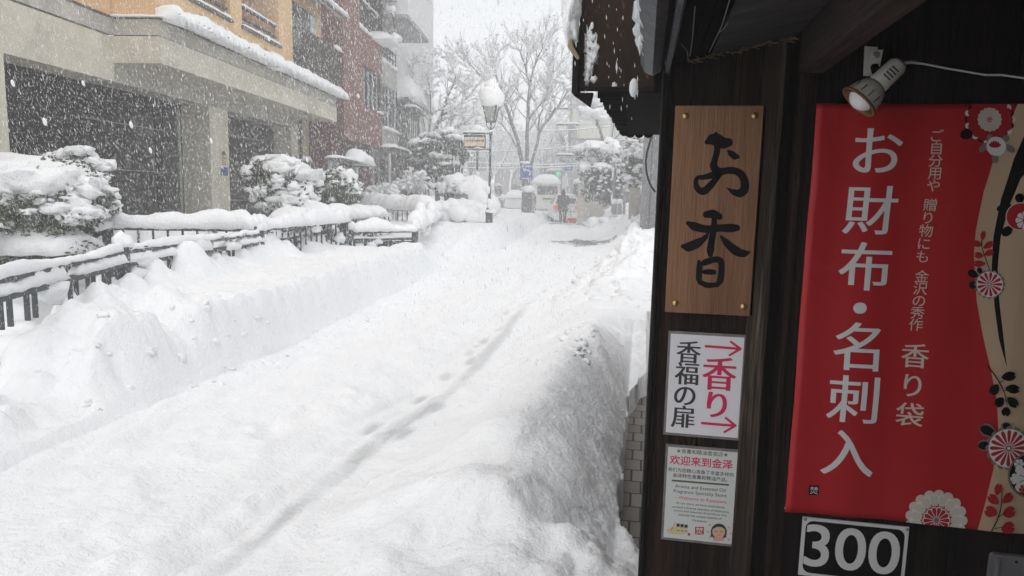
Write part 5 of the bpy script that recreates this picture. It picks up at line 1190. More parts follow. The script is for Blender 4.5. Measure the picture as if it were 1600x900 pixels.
tree('snowy_street_tree', 'pale bare tree thick with clinging snow, above the pruned pine', bz, [
    ([(668, 320, 0), (664, 270, 0), (668, 235, 0)], .16, .13), ([(668, 235, 0), (680, 205, -.3), (690, 180, -.5), (700, 150, -.6), (712, 120, -.8)], .10, .03),
    ([(668, 240, 0), (662, 200, .3), (655, 165, .5), (640, 135, .7), (630, 118, .9)], .09, .03), ([(690, 180, -.5), (710, 170, -.2), (728, 155, 0), (740, 140, 0)], .06, .03),
    ([(668, 232, 0), (672, 190, 0), (672, 150, .1), (668, 120, .2)], .08, .03), ([(680, 205, -.3), (700, 205, -.6), (722, 195, -.8)], .05, .03)], YS, 78, lev=3, snow=1.8, bl=.85, spread=.55, clump=(.28, .12), up_=.08, density=.9)
# pruned snow-loaded pine before the timber house
YP = 27.5
bz = pxat(685, 318, YP)
pn = thing('pruned_pine', 'pruned dark pine bowed under snow pads, before the timber house', 'pine tree', bz)
m = MB(); m.tube([pxat(684, 318, YP), pxat(683, 285, YP), pxat(690, 250, YP), pxat(682, 220, YP)], [.11, .09, .07, .05], 8); m.tube([pxat(697, 315, YP), pxat(696, 290, YP), pxat(700, 262, YP)], [.08, .06, .04], 7)
m.build('trunk', BARK, pn)
m = MB(); s = MB(); rr = random.Random(17)
PADS = [(672, 218, .5), (690, 212, .55), (708, 222, .45), (718, 238, .4), (658, 228, .4), (662, 255, .55), (690, 250, .6), (704, 262, .5), (676, 275, .55), (714, 268, .3), (655, 275, .4), (694, 285, .45)]
for k, (px, py, r_) in enumerate(PADS):
    c = pxat(px, py, YP+rr.uniform(-.6, .6)); leafcloud(m, c-Vector((0, 0, .16)), (r_, r_, .36), 420, .10, rr, .2)
    if k < 8:
        for j in range(5): s.blob(c+Vector((rr.uniform(-.6, .6)*r_, rr.uniform(-.6, .6)*r_, .15+rr.uniform(-.05, .08))), (r_*rr.uniform(.35, .7), r_*.5, .12), .4, 1.6, 2, k*9+j)
    for j in range(9): s.blob(c+Vector((rr.uniform(-1, 1)*r_, rr.uniform(-1, 1)*r_, rr.uniform(-.45, .1))), (.11, .1, .07), .4, 1.6, 1, k*9+j)
    m2 = None
m.build('needles', LEAFP, pn); cap(s, 'snow_cover', pn, SNOWF)

# ------------------------------------------------------------------ lamp post with the arrow sign
YLP = 19.6
q = pxat(764, 352, YLP); zL_ = zat(q.x, q.y)
lp = thing('street_lamp', 'green iron lamp post with a heaped snow hat on its lantern', 'street lamp', (q.x, q.y, min(zL_, q.z)-.1))
def zpx(y, x=766): return pxat(x, y, YLP).z
X_, Y_ = q.x, q.y
m = MB(); zb_ = min(zL_, q.z)-.2
m.lathe((X_, Y_, 0), [(.10, zb_), (.10, zpx(335)), (.115, zpx(334)), (.115, zpx(331)), (.085, zpx(329)), (.085, zpx(326)), (.05, zpx(322)), (.045, zpx(300)), (.052, zpx(299)), (.052, zpx(296)), (.036, zpx(292)), (.030, zpx(212)), (.05, zpx(210)), (.05, zpx(206)), (.026, zpx(202)), (.026, zpx(191))], 16)
m.build('post', LAMPG, lp, smooth=False)
zl0, zl1 = zpx(189), zpx(167)
m = MB(); wl0, wl1 = .10, .185
m.hexa([(X_-wl0, Y_-wl0, zl0), (X_+wl0, Y_-wl0, zl0), (X_+wl0, Y_+wl0, zl0), (X_-wl0, Y_+wl0, zl0), (X_-wl1, Y_-wl1, zl1), (X_+wl1, Y_-wl1, zl1), (X_+wl1, Y_+wl1, zl1), (X_-wl1, Y_+wl1, zl1)])
m.build('lantern_glass', LAMPGL, lp)
m = MB()
for sx_, sy_ in ((-1, -1), (1, -1), (1, 1), (-1, 1)): m.bar((X_+sx_*(wl0+.006), Y_+sy_*(wl0+.006), zl0-.03), (X_+sx_*(wl1+.006), Y_+sy_*(wl1+.006), zl1+.02), .022, .022)
m.box(X_-wl0-.02, X_+wl0+.02, Y_-wl0-.02, Y_+wl0+.02, zl0-.04, zl0-.002); m.box(X_-wl1-.02, X_+wl1+.02, Y_-wl1-.02, Y_+wl1+.02, zl1+.002, zl1+.03)
for sx_ in (-1, 1): m.tube([(X_, Y_, zpx(204)), (X_+sx_*.10, Y_, zpx(198)), (X_+sx_*.13, Y_, zpx(193)), (X_+sx_*.11, Y_, zl0-.02)], .012, 6)
m.build('lantern_frame', LAMPG, lp)
m = MB(); m.lathe((X_, Y_, 0), [(.19, zl1+.03), (.05, zl1+.22), (.02, zl1+.27)], 8); m.build('lantern_roof', LAMPG, lp)
m = MB(); m.blob((X_, Y_, zl1+.22), (.345, .345, .36), .10, 1.4, 3, 4, flat=.6).blob((X_+.0, Y_, zl1+.52), (.21, .21, .2), .12, 1.5, 3, 6).blob((X_+.03, Y_, zl1+.68), (.10, .1, .1), .12, 1.5, 2, 6)
m.blob((X_-.04, Y_-.06, zpx(297)), (.06, .06, .11), .3, 2, 2, 3).blob((X_+.04, Y_-.09, zpx(318)), (.09, .08, .16), .3, 2, 2, 3).blob((X_+.08, Y_, zpx(285)), (.06, .07, .1), .3, 2, 2, 5).blob((X_+.02, Y_-.02, zpx(330)), (.13, .13, .07), .2, 2, 2, 5).blob((X_, Y_-.02, zpx(205)), (.06, .06, .04), .2, 2, 2, 5)
cap(m, 'snow_cap', lp)
sx0, sx1 = pxat(725, 222, YLP).x, pxat(762, 222, YLP).x; sz1, sz0 = zpx(211, 743), zpx(232, 743)
dg = thing('direction_sign', 'small cream direction board with an arrow, hung on the lamp post arm', 'sign', ((sx0+sx1)/2, Y_, sz0))
MB().box(sx0, sx1-.06, Y_-.02, Y_+.02, sz0, sz1).build('frame', LAMPG, dg, bevel=.006)
MB().box(sx0+.02, sx1-.08, Y_-.028, Y_-.0205, sz0+.06, sz1-.06).build('board', mat('sign_cream', (.62, .50, .37), (.68, .56, .43), 5), dg)
m = MB(); xx0, xx1 = sx0+.03, sx1-.09; cz = (sz0+sz1)/2+.01
text(m, '長町武家屋敷跡', xx0+(xx1-xx0)*.40, cz+.02, Y_-.030, wd=(xx1-xx0)*.78, bold=.012); text(m, '→', xx1-.06, cz+.02, Y_-.030, wd=.11, bold=.02)
m.build('lettering', mat('sign_brown', (.10, .05, .03)), dg)
MB().bar((sx0-.03, Y_, sz1+.045), (X_, Y_, sz1+.045), .05, .04).build('arm', LAMPG, dg); MB().bar((sx0, Y_, sz0-.03), (X_, Y_, sz0-.03), .03, .03).build('arm', LAMPG, dg)
m = MB().strip([(sx0-.03, Y_, sz1+.065), (X_, Y_, sz1+.065)], .10, .05, 3).strip([(sx0+.3, Y_-.03, sz0+.0), (sx1-.1, Y_-.03, sz0)], .06, .05, 5, wob=.9); cap(m, 'snow_cover', dg)
YL2 = 30.0; q = pxat(745, 300, YL2)
l2 = thing('street_lamp', 'slim far lamp post under a wide snow hat, left of the near lamp post', 'street lamp', (q.x, q.y, q.z-.5))
MB().tube([(q.x, q.y, q.z-.5), (q.x, q.y, pxat(745, 236, YL2).z)], .045, 8).build('post', LAMPG, l2)
z2_ = pxat(745, 215, YL2).z; m = MB(); m.lathe((q.x, q.y, z2_-.5), [(.10, -.05), (.16, .5), (.16, .52)], 8); m.build('lantern', LAMPGL, l2)
cap(MB().blob((q.x, q.y, z2_+.25), (.32, .32, .30), .1, 1.4, 3, 3, flat=.5).blob((q.x, q.y, pxat(745, 272, YL2).z), (.1, .1, .14), .3, 2, 2, 2), 'snow_cap', l2, SNOWF)

# ------------------------------------------------------------------ vehicles
def lbuild(m, name, mats, parent, **kw):
    o = wl(parent); m.v = [(v[0]+o.x, v[1]+o.y, v[2]+o.z) for v in m.v]
    return m.build(name, mats, parent, **kw)
def sect(hw, zb, zt, y, tum=.0, n=4):      # rounded cross-section of a body at y: list of points
    r = min(.12, (zt-zb)*.3); o = []
    for cx, cz, a0 in ((hw-r, zt-r, 0), (-hw+r, zt-r, 90), (-hw+r, zb+r, 180), (hw-r, zb+r, 270)):
        for i in range(n+1):
            a = R(a0+90*i/n); x = cx+r*math.cos(a); z = cz+r*math.sin(a); x *= 1-tum*max(0, (z-zb)/(zt-zb)); o.append((x, y, z))
    return o
def loft(m, secs):
    n = len(secs[0]); vs = [p for s in secs for p in s]; k = len(secs)
    fs = [(i*n+j, i*n+(j+1) % n, (i+1)*n+(j+1) % n, (i+1)*n+j) for i in range(k-1) for j in range(n)]
    fs += [tuple(range(n-1, -1, -1)), tuple((k-1)*n+j for j in range(n))]
    m.add(vs, fs); return m
def wheel(parent, x, y, r=.30, wd=.19):
    w_ = lbuild(MB().lathe((x-wd/2, y, r), [(r*.62, 0), (r*.95, .005), (r, .03), (r, wd-.03), (r*.95, wd-.005), (r*.62, wd)], 20, ax=(1, 0, 0)), 'wheel', TYRE, parent, smooth=False)
    sgn = -1 if x < 0 else 1
    lbuild(MB().lathe((x+sgn*(wd/2+.001), y, r), [(r*.6, 0), (r*.58, .012*1), (.05, .004), (.04, .015)], 16, ax=(sgn, 0, 0)), 'rim', STEEL, w_)
q = atz(884, 346, .06); car = thing('parked_car', 'white hatchback with lit red tail lamps, stopped behind the man with the shovel', 'car', (q.x, q.y+.2, .0), rz=R(11))
m = loft(MB(), [sect(.76, .30, .78, .02), sect(.83, .22, .98, .10), sect(.845, .20, 1.02, .5), sect(.845, .20, 1.0, 2.6), sect(.83, .22, .92, 3.5), sect(.72, .28, .74, 3.95)])
lbuild(m, 'body', CARW, car, smooth=False, fix=True)
m = MB(); gl = [(.12, .98, .70), (.34, 1.36, .585), (.65, 1.475, .56), (1.7, 1.49, .56), (2.2, 1.38, .58), (2.95, .97, .70)]
vs_ = [(-w_, y, z) for y, z, w_ in gl]+[(w_, y, z) for y, z, w_ in gl]+[(-.76, y, .95) for y, z, w_ in gl]+[(.76, y, .95) for y, z, w_ in gl]
k = len(gl); fs = []
for i in range(k-1): fs += [(i, i+1, k+i+1, k+i), (i, 2*k+i, 2*k+i+1, i+1), (k+i, k+i+1, 3*k+i+1, 3*k+i)]
fs += [(0, k, 3*k, 2*k), (k-1, 3*k-1, 4*k-1, 2*k-1)]
m.add(vs_, fs); lbuild(m, 'cabin', CARW, car, fix=True)
m = MB(); m.add([(-.60, .135, 1.0), (.60, .135, 1.0), (.50, .335, 1.335), (-.50, .335, 1.335), (-.60, .115, 1.0), (.60, .115, 1.0), (.50, .315, 1.335), (-.50, .315, 1.335)], [(4, 5, 6, 7), (0, 4, 7, 3), (1, 2, 6, 5), (2, 3, 7, 6), (0, 1, 5, 4)])
lbuild(m, 'rear_window', GLASSD, car)
for sg in (-1, 1):
    m = MB(); m.add([(sg*.775, .45, 1.0), (sg*.775, 2.6, 1.0), (sg*.60, 2.15, 1.34), (sg*.585, .62, 1.40)], [(0, 1, 2, 3) if sg > 0 else (3, 2, 1, 0)]); lbuild(m, 'side_window', GLASSD, car)
    m = MB(); m.hexa([(sg*.58-.13, -.015, .70), (sg*.58+.13, .0, .70), (sg*.58+.13, .12, .70), (sg*.58-.13, .12, .70), (sg*.60-.13, .02, .92), (sg*.60+.12, .03, .92), (sg*.60+.12, .14, .92), (sg*.60-.13, .14, .92)]); lbuild(m, 'tail_lamp', TAIL, car, fix=True, bevel=.015)
    for y in (.72, 3.15): wheel(car, sg*.74, y)
lbuild(MB().box(-.76, .76, -.06, .12, .26, .52), 'bumper', CARW, car, bevel=.04)
lbuild(MB().box(-.17, .17, -.028, .02, .66, .80), 'number_plate', PANELG, car)
lbuild(MB().box(-.62, .62, -.002, .05, .60, .615), 'tailgate_seam', METALB, car)
lbuild(MB().strip([(0, .45, 1.47), (0, 2.1, 1.48)], 1.15, .09, 3, step=.15, side=(1, 0, 0)), 'snow_cap', SNOW, car, smooth=True)
lbuild(MB().strip([(-.6, .0, .99), (.6, .0, .99)], .14, .03, 5, step=.1), 'snow_cap', SNOW, car, smooth=True)
q = atz(853, 323, .25); van = thing('parked_van', 'ivory high-roof van under a thick snow dome, in front of the white hatchback', 'van', (aty(855, 315, 45.0).x, 45.0, .30), rz=R(11))
m = loft(MB(), [sect(.80, .35, 1.2, -.02), sect(.86, .28, 1.95, .05, .10), sect(.88, .26, 2.12, .35, .12), sect(.88, .26, 2.14, 3.6, .12), sect(.85, .28, 1.3, 4.4, .04), sect(.75, .35, .95, 4.7)])
lbuild(m, 'body', VANW, van, fix=True)
lbuild(MB().hexa([(-.66, -.035, 1.18), (.66, -.035, 1.18), (.66, .1, 1.18), (-.66, .1, 1.18), (-.62, -.012, 1.74), (.62, -.012, 1.74), (.62, .1, 1.74), (-.62, .1, 1.74)]), 'rear_window', GLASSD, van, bevel=.02)
for sg in (-1, 1):
    lbuild(MB().box(sg*.78-.07, sg*.78+.07, -.05, .1, .60, 1.1), 'tail_lamp', TAILO, van, bevel=.02)
    for y in (.9, 3.7): wheel(van, sg*.78, y, .33)
lbuild(MB().box(-.84, .84, -.12, .1, .30, .52), 'bumper', VANW, van, bevel=.03)
lbuild(MB().box(-.28, .28, -.07, -.02, .88, .98), 'tailgate_handle', METALD, van)
m = MB().strip([(0, -.12, 2.02), (0, 4.0, 2.12)], 1.85, .42, 3, step=.2, side=(1, 0, 0), sag=.12, wob=.12); lbuild(m, 'snow_cap', SNOW, van, smooth=True)
q = pxat(806, 322, 50); snc = thing('parked_car', 'low car swallowed by snow, left of the grey cabinet', 'car', (q.x, q.y, .25), rz=R(11))
lbuild(loft(MB(), [sect(.7, .25, .8, 0), sect(.8, .2, 1.0, .2), sect(.8, .2, .95, 3.0), sect(.7, .3, .7, 3.6)]), 'body', CARW, snc, fix=True)
lbuild(MB().strip([(0, 0, .95), (0, 3.4, .95)], 1.6, .55, 3, step=.2, side=(1, 0, 0), wob=.2), 'snow_cap', SNOW, snc, smooth=True)

# ------------------------------------------------------------------ people
def person(label, loc, rz, arms, seed=0, bulk=1.0, stride=.0, hood=False, sc=1.0):
    t = thing('person', label, 'person', loc, rz=rz)
    V, E_, Rr = [], [], []
    def add(p, r, par=None):
        V.append((p[0]*sc, p[1]*sc, p[2]*sc)); Rr.append((r[0]*sc, r[1]*sc) if hasattr(r, '__len__') else (r*sc, r*sc)); i = len(V)-1
        if par is not None: E_.append((par, i))
        return i
    pel = add((0, 0, .93), (.165*bulk, .125*bulk)); bel = add((0, -.01, 1.08), (.17*bulk, .13*bulk), pel); ch = add((0, -.01, 1.28), (.19*bulk, .135*bulk), bel); uc = add((0, 0, 1.40), (.13*bulk, .10*bulk), ch)
    nk = add((0, 0, 1.48), .058, uc); jw = add((0, -.02, 1.555), (.072, .082), nk); hd = add((0, -.01, 1.62), (.08, .098), jw); tp_ = add((0, 0, 1.69), (.055, .065), hd)
    add((0, -.118, 1.585), .014, jw)
    for s_, (el, wr) in ((-1, arms[0]), (1, arms[1])):
        sh = add((s_*.19*bulk, 0, 1.385), .078*bulk, uc); e = add(el, .058*bulk, sh); w_ = add(wr, .04, e)
        d = (Vector(wr)-Vector(el)).normalized(); pm = add(tuple(Vector(wr)+d*.07), (.036, .024), w_); sdv = d.cross(Vector((0, 1, 0))); sdv = sdv.normalized() if sdv.length > .1 else Vector((1, 0, 0))
        for k in range(4): f1 = add(tuple(Vector(wr)+d*(.12+.01*(k in (1, 2)))+sdv*(k-1.5)*.019), .0095, pm); add(tuple(Vector(wr)+d*(.15+.012*(k in (1, 2)))+sdv*(k-1.5)*.019+Vector((0, -.022, 0))), .008, f1)
        th = add(tuple(Vector(wr)+d*.05+sdv*.045+Vector((0, -.02, 0))), .011, w_); add(tuple(Vector(wr)+d*.085+sdv*.05+Vector((0, -.035, 0))), .009, th)
        hp = add((s_*.10, 0, .86), .12*bulk, pel); kn = add((s_*.11, -.02-s_*stride*.35, .49), .092*bulk, hp); an = add((s_*.11, .02-s_*stride, .10), .07*bulk, kn); add((s_*.12, -.13-s_*stride, .045), (.046, .035), an)
    me = bpy.data.meshes.new('body'); me.from_pydata(V, E_, []); 
    ob = bpy.data.objects.new('body', me); COL.objects.link(ob); ob.modifiers.new('s', 'SKIN')
    for i, r in enumerate(Rr): me.skin_vertices[0].data[i].radius = r
    me.skin_vertices[0].data[0].use_root = True
    sb = ob.modifiers.new('u', 'SUBSURF'); sb.levels = sb.render_levels = 1
    bpy.context.view_layer.update(); m2 = bpy.data.meshes.new_from_object(ob.evaluated_get(bpy.context.evaluated_depsgraph_get()))
    bpy.data.objects.remove(ob)
    for mm in (COAT, TROU, SKIN, METALB): m2.materials.append(mm)
    wrs = [Vector(a[1])*sc for a in arms]
    for f in m2.polygons:
        c = f.center; z = c.z/sc; f.use_smooth = True
        f.material_index = 2 if (z > 1.49 or min((c-w_).length for w_ in wrs)/sc > 9) else 0 if z > .78 else 1 if z > .13 else 3
        for (el, wr) in arms:
            d = (Vector(wr)-Vector(el)).normalized()
            if (c/sc-Vector(wr)).dot(d) > .01 and (c/sc-Vector(wr)).length < .22: f.material_index = 2
    b_ = bpy.data.objects.new('body', m2); COL.objects.link(b_); b_.parent = t
    m = MB(); m.blob((0, .018*sc, 1.645*sc), (.098*sc, .112*sc, .098*sc), .04, 2, 2, seed, flat=.45); 
    if hood: m.blob((0, .04*sc, 1.60*sc), (.125*sc, .12*sc, .16*sc), .06, 2, 2, seed+1)
    lbuild(m, 'hood' if hood else 'hair', COAT if hood else HAIR, t, smooth=True)
    m = MB(); rr = random.Random(seed)
    n = 14; pr_ = [(.175*bulk, 1.38), (.215*bulk, 1.25), (.205*bulk, 1.05), (.22*bulk, .90), (.235*bulk, .66), (.225*bulk, .655)]
    for r, z in pr_: m.v += [(r*math.cos(6.2832*k/n)*1.03*sc, (r*.72*math.sin(6.2832*k/n)-.005)*sc, z*sc) for k in range(n)]
    for i in range(len(pr_)-1): m.f += [(i*n+k, i*n+(k+1) % n, (i+1)*n+(k+1) % n, (i+1)*n+k) for k in range(n)]; m.m += [0]*n
    lbuild(m, 'coat', COAT, t, smooth=True, fix=True)
    for s_ in (-1, 1):
        for k in (0,): pass
    for s_ in (-1, 1): lbuild(MB().blob((s_*.031*sc, -.098*sc, 1.635*sc), (.012*sc, .006*sc, .008*sc), 0, 1, 1), 'eye', INK, t)
    return t
q = atz(882, 347, .05); mz = .02
mp_ = person('person in a dark hooded coat seen from behind, standing at the hatchback with a shovel', (q.x+.02, q.y-1.1, mz), R(172), (((-.27, -.04, 1.12), (-.20, -.24, .98)), ((.28, .0, 1.12), (.25, -.12, .86))), 3, bulk=1.12, hood=True, stride=.05)
b_ = Vector((q.x+.02, q.y-1.1, mz))
sv = thing('snow_shovel', 'red plastic snow shovel standing on the ground beside the person at the hatchback', 'shovel', (b_.x+.42, b_.y+.05, mz))
m = MB(); n = 8
rows = [[(b_.x+.18+.52*i/n, b_.y-.05+.10*abs(i/n-.5)*0+.16*(1-(2*i/n-1)**2)+.10*j, mz+.02+.26*j) for i in range(n+1)] for j in (0, .5, 1)]
vs_ = [p for r in rows for p in r]; k = n+1; m.add(vs_, [(a*k+i, a*k+i+1, (a+1)*k+i+1, (a+1)*k+i) for a in (0, 1) for i in range(n)]); sb = m.build('blade', REDP, sv)
sb.modifiers.new('thick', 'SOLIDIFY').thickness = .012
MB().tube([(b_.x+.44, b_.y+.16, mz+.30), (b_.x+.36, b_.y+.22, mz+.7), (b_.x+.24, b_.y+.20, mz+1.02)], .015, 8).build('shaft', METALB, sv)
MB().tube([(b_.x+.17, b_.y+.21, mz+1.05), (b_.x+.31, b_.y+.20, mz+1.05)], .016, 8).build('grip', REDP, sv)
q = pxat(779, 300, 58)
up_ = person('person in dark clothes walking under a clear umbrella, far along the street', (q.x, 58, .42), R(-160), (((-.25, -.02, 1.12), (-.24, -.10, .86)), ((.25, -.04, 1.14), (.12, -.25, 1.22))), 5, bulk=1.05, stride=.12)
ul = Vector((q.x-.10, 58.16, .42+1.30)); um = thing('umbrella', 'clear umbrella dusted with snow, held over the distant walker', 'umbrella', ul)
m = MB(); prof = []
for i in range(7): a = R(90*i/6*.82); prof.append((.58*math.sin(a), .34+.26*math.cos(a)))
n = 16
for r, h in prof: m.v += [(ul.x+max(r, .004)*math.cos(6.2832*k/n), ul.y+max(r, .004)*math.sin(6.2832*k/n), ul.z+h) for k in range(n)]
for i in range(6): m.f += [(i*n+k, i*n+(k+1) % n, (i+1)*n+(k+1) % n, (i+1)*n+k) for k in range(n)]; m.m += [0]*n
m.build('canopy', UMB, um, smooth=True)
MB().tube([(ul.x, ul.y, ul.z-.12), (ul.x, ul.y, ul.z+.62)], .008, 6).build('shaft', METALB, um)
MB().strip([(ul.x-.3, ul.y, ul.z+.53), (ul.x+.3, ul.y, ul.z+.53)], .6, .10, 3).build('snow_cap', SNOWF, um, smooth=True)
q = pxat(811.5, 300, 56)
person('person in a dark jacket far off, just left of the grey cabinet', (q.x, 56, .40), R(20), (((-.25, .0, 1.12), (-.25, -.06, .86)), ((.25, .0, 1.12), (.25, -.06, .86))), 6, bulk=1.05, stride=.1)

# ------------------------------------------------------------------ street furniture in the middle distance
YC = 33.5; x0, x1 = pxat(815, 310, YC).x, pxat(834, 310, YC).x; z1, z0 = pxat(824, 301, YC).z, pxat(824, 329, YC).z-.3
cb_ = thing('roadside_cabinet', 'grey metal cabinet with a snow cube on top, left of the van', 'cabinet', ((x0+x1)/2, YC+.3, z0))
MB().box(x0, x1-.10, YC, YC+.55, z0, z1).build('housing', mat('cabinet_grey', (.10, .11, .12), (.16, .17, .18), 8, .5), cb_, bevel=.01); MB().box(x1-.095, x1, YC+.02, YC+.55, z0, z1-.02).build('side_panel', STEEL, cb_)
cap(MB().blob(((x0+x1)/2-.02, YC+.27, z1+.14), ((x1-x0)*.54, .34, .20), .12, 1.5, 3, 4, flat=.7), 'snow_cap', cb_)
YSN = 35.5; x0, x1 = pxat(812.5, 268, YSN).x, pxat(832, 268, YSN).x; z1, z0 = pxat(822, 255.5, YSN).z, pxat(822, 281.5, YSN).z
bs_ = thing('parking_sign', 'blue parking sign with a white curved arrow, before the bare zelkova', 'sign', ((x0+x1)/2, YSN, .3))
MB().box(x0, x1, YSN-.03, YSN, z0, z1).build('board', BLUE, bs_, bevel=.006)
cx = (x0+x1)/2; cz = (z0+z1)/2; hh = z1-z0
m = MB(); text(m, 'P', cx-.17, z1-hh*.17, YSN-.032, h=hh*.20, bold=.03)
for k in range(3): m.box(cx-.02+k*.10, cx+.06+k*.10, YSN-.034, YSN-.0325, z1-hh*.22, z1-hh*.12)
pts = [(cx+.19, cz-.20), (cx+.20, cz-.02), (cx+.14, cz+.07), (cx+.02, cz+.09), (cx-.05, cz+.09)]
for (xa, za), (xb, zb_) in zip(pts, pts[1:]): m.bar((xa, YSN-.034, za), (xb, YSN-.034, zb_), .004, .085, (0, 1, 0)) if False else m.tube([(xa, YSN-.034, za), (xb, YSN-.034, zb_)], .036, 6)
m.add([(cx-.19, YSN-.036, cz+.09), (cx-.03, YSN-.036, cz-.03), (cx-.03, YSN-.036, cz+.21)], [(0, 1, 2)])
for k in range(6): m.box(cx-.24+k*.085, cx-.18+k*.085, YSN-.034, YSN-.0325, z0+.06, z0+.12)
m.build('lettering', WHITEI, bs_)
MB().tube([(cx, YSN+.04, .2), (cx, YSN+.04, z1)], .035, 8).build('post', STEEL, bs_)
cap(MB().blob((cx-.05, YSN, z1+.05), (.30, .06, .08), .4, 2, 2, 4), 'snow_cap', bs_)
def pole(name, label, cat, px, y0, y1, Y, r, m_, group=None, snow=True, extra=None):
    a, b = pxat(px, y0, Y), pxat(px, y1, Y); t = thing(name, label, cat, (b.x, b.y, b.z-.5), group)
    MB().tube([(b.x, b.y, b.z-.5), (b.x, b.y, a.z)], [r, r*.8], 10).build('post', m_, t)
    if snow:
        rr = random.Random(px); s = MB(); n = int((a.z-b.z)/.5)+1
        for i in range(n): s.blob((b.x-r*.7, b.y-r*.4, b.z+(a.z-b.z)*rr.random()), (r*.75, r*.7, rr.uniform(.15, .45)), .4, 1.5, 1, i)
        s.blob((b.x, b.y, a.z+.04), (r*1.5, r*1.5, .10), .2, 2, 2, 3); cap(s, 'snow_cover', t, SNOWF)
    return t
up1 = pole('utility_pole', 'snow-plastered grey utility pole carrying wires, left of the cream tiled building', 'pole', 887, 142, 318, 44, .15, CONCD)
for k, py in enumerate((170, 195, 243)):
    p0 = pxat(887, py, 43.8); MB().bar((p0.x-.7, 43.8, p0.z), (p0.x+.7, 43.8, p0.z), .08, .08).build('crossarm', METALD, up1)
    cap(MB().strip([(p0.x-.7, 43.8, p0.z+.04), (p0.x+.7, 43.8, p0.z+.04)], .14, .10, k), 'snow_cover', up1, SNOWF)
p0 = pxat(889, 205, 43.6); MB().lathe((p0.x+.25, 43.7, p0.z-.4), [(.2, 0), (.22, .05), (.22, .75), (.18, .8)], 14).build('transformer', STEEL, up1)
q = pxat(888, 260, 43.2); st_ = thing('street_plate', 'small blue plate fixed to the utility pole', 'sign', q); MB().box(q.x-.25, q.x+.25, 43.5, 43.55, q.z-.25, q.z+.25).build('plate', BLUE, st_)
MB().box(q.x-.15, q.x+.15, 43.49, 43.498, q.z+.03, q.z+.09).box(q.x-.15, q.x+.15, 43.49, 43.498, q.z-.12, q.z-.06).build('lettering', WHITEI, st_)
tl = pole('traffic_light', 'traffic light showing green at the far crossing', 'traffic light', 869, 214, 305, 58, .09, STEEL)
q = pxat(872.5, 272, 57.5); MB().box(q.x-1.0, q.x+.32, 57.5, 57.8, q.z-.26, q.z+.26).build('housing', STEEL, tl, bevel=.05)
MB().lathe((q.x, 57.49, q.z), [(.21, 0), (.18, .05), (.08, .09)], 18, ax=(0, -1, 0)).build('green_lens', GREENL, tl)
for k in (1, 2): MB().lathe((q.x-.4*k, 57.49, q.z), [(.17, 0), (.15, .04), (.06, .07)], 16, ax=(0, -1, 0)).build('dark_lens', METALB, tl)
cap(MB().strip([(q.x-1.0, 57.65, q.z+.26), (q.x+.3, 57.65, q.z+.26)], .36, .2, 3), 'snow_cap', tl, SNOWF)
fl = thing('flag_sign', 'tall narrow white sign banner behind the person at the hatchback', 'sign', pxat(882, 294, 42)); a, b = pxat(878.5, 275, 42), pxat(885.5, 294, 42)
MB().box(a.x, b.x, 42, 42.03, b.z, a.z).build('cloth', WHITEW, fl); MB().tube([(a.x-.02, 42.02, .4), (a.x-.02, 42.02, a.z+.05)], .02, 6).build('post', STEEL, fl)
ub = thing('street_box', 'dark street box with a snow lump on it, right of the utility pole', 'cabinet', pxat(902, 305, 40)); a, b = pxat(896, 287, 40), pxat(908, 308, 40)
MB().box(a.x, b.x, 40, 40.4, b.z-.4, a.z).build('housing', mat('box_brown', (.11, .10, .095), (.16, .15, .14), 6), ub, bevel=.02); cap(MB().blob(((a.x+b.x)/2, 40.2, a.z+.1), (.26, .24, .2), .2, 1.6, 2, 3), 'snow_cap', ub, SNOWF)
pole('marker_pole', 'thin pale marker pole before the tall clipped hedge', 'pole', 957.5, 252, 314, 30, .055, STEEL)
pole('marker_pole', 'shorter pale marker pole, right of the taller one', 'pole', 975.5, 275, 316, 30, .06, STEEL)
for px in (961, 968.5):
    q = pxat(px, 316, 29); bo = thing('bollard', 'low bollard under a round snow cap, before the tall clipped hedge', 'bollard', (q.x, q.y, q.z-.5), 'bollards before the hedge')
    MB().lathe((q.x, q.y, q.z-.5), [(.09, 0), (.09, .48), (.07, .52)], 12).build('post', GREYW, bo); cap(MB().blob((q.x, q.y, q.z+.02), (.14, .14, .13), .15, 1.6, 2, px and 3), 'snow_cap', bo)
# wires
WL = [((690, 236), (1000, 214), 43, 9), ((700, 250), (1000, 246), 43, 10), ((720, 262), (1000, 250), 43.4, 6), ((840, 205), (1000, 190), 43.5, 4)]
for i, ((xa, ya), (xb, yb), Y, sag) in enumerate(WL):
    wv = thing('overhead_wire', ['highest drooping snow-coated wire left of the utility pole', 'second snow-coated wire, just under the topmost', 'lowest snow-coated wire, across the tree trunks', 'short snowy wire high by the cream tiled building'][i], 'wire', pxat((xa+xb)/2, (ya+yb)/2, Y), 'wires over the street')
    pts = [pxat(xa+(xb-xa)*k/16, ya+(yb-ya)*k/16+sag*(1-((k-8)/8)**2), Y) for k in range(17)]
    MB().tube(pts, .016, 5).build('cable', METALB, wv); MB().tube([p+Vector((0, 0, .035)) for p in pts], [.035+.02*((k*7) % 5)/5 for k in range(17)], 6).build('snow_cover', SNOWF, wv, smooth=True)

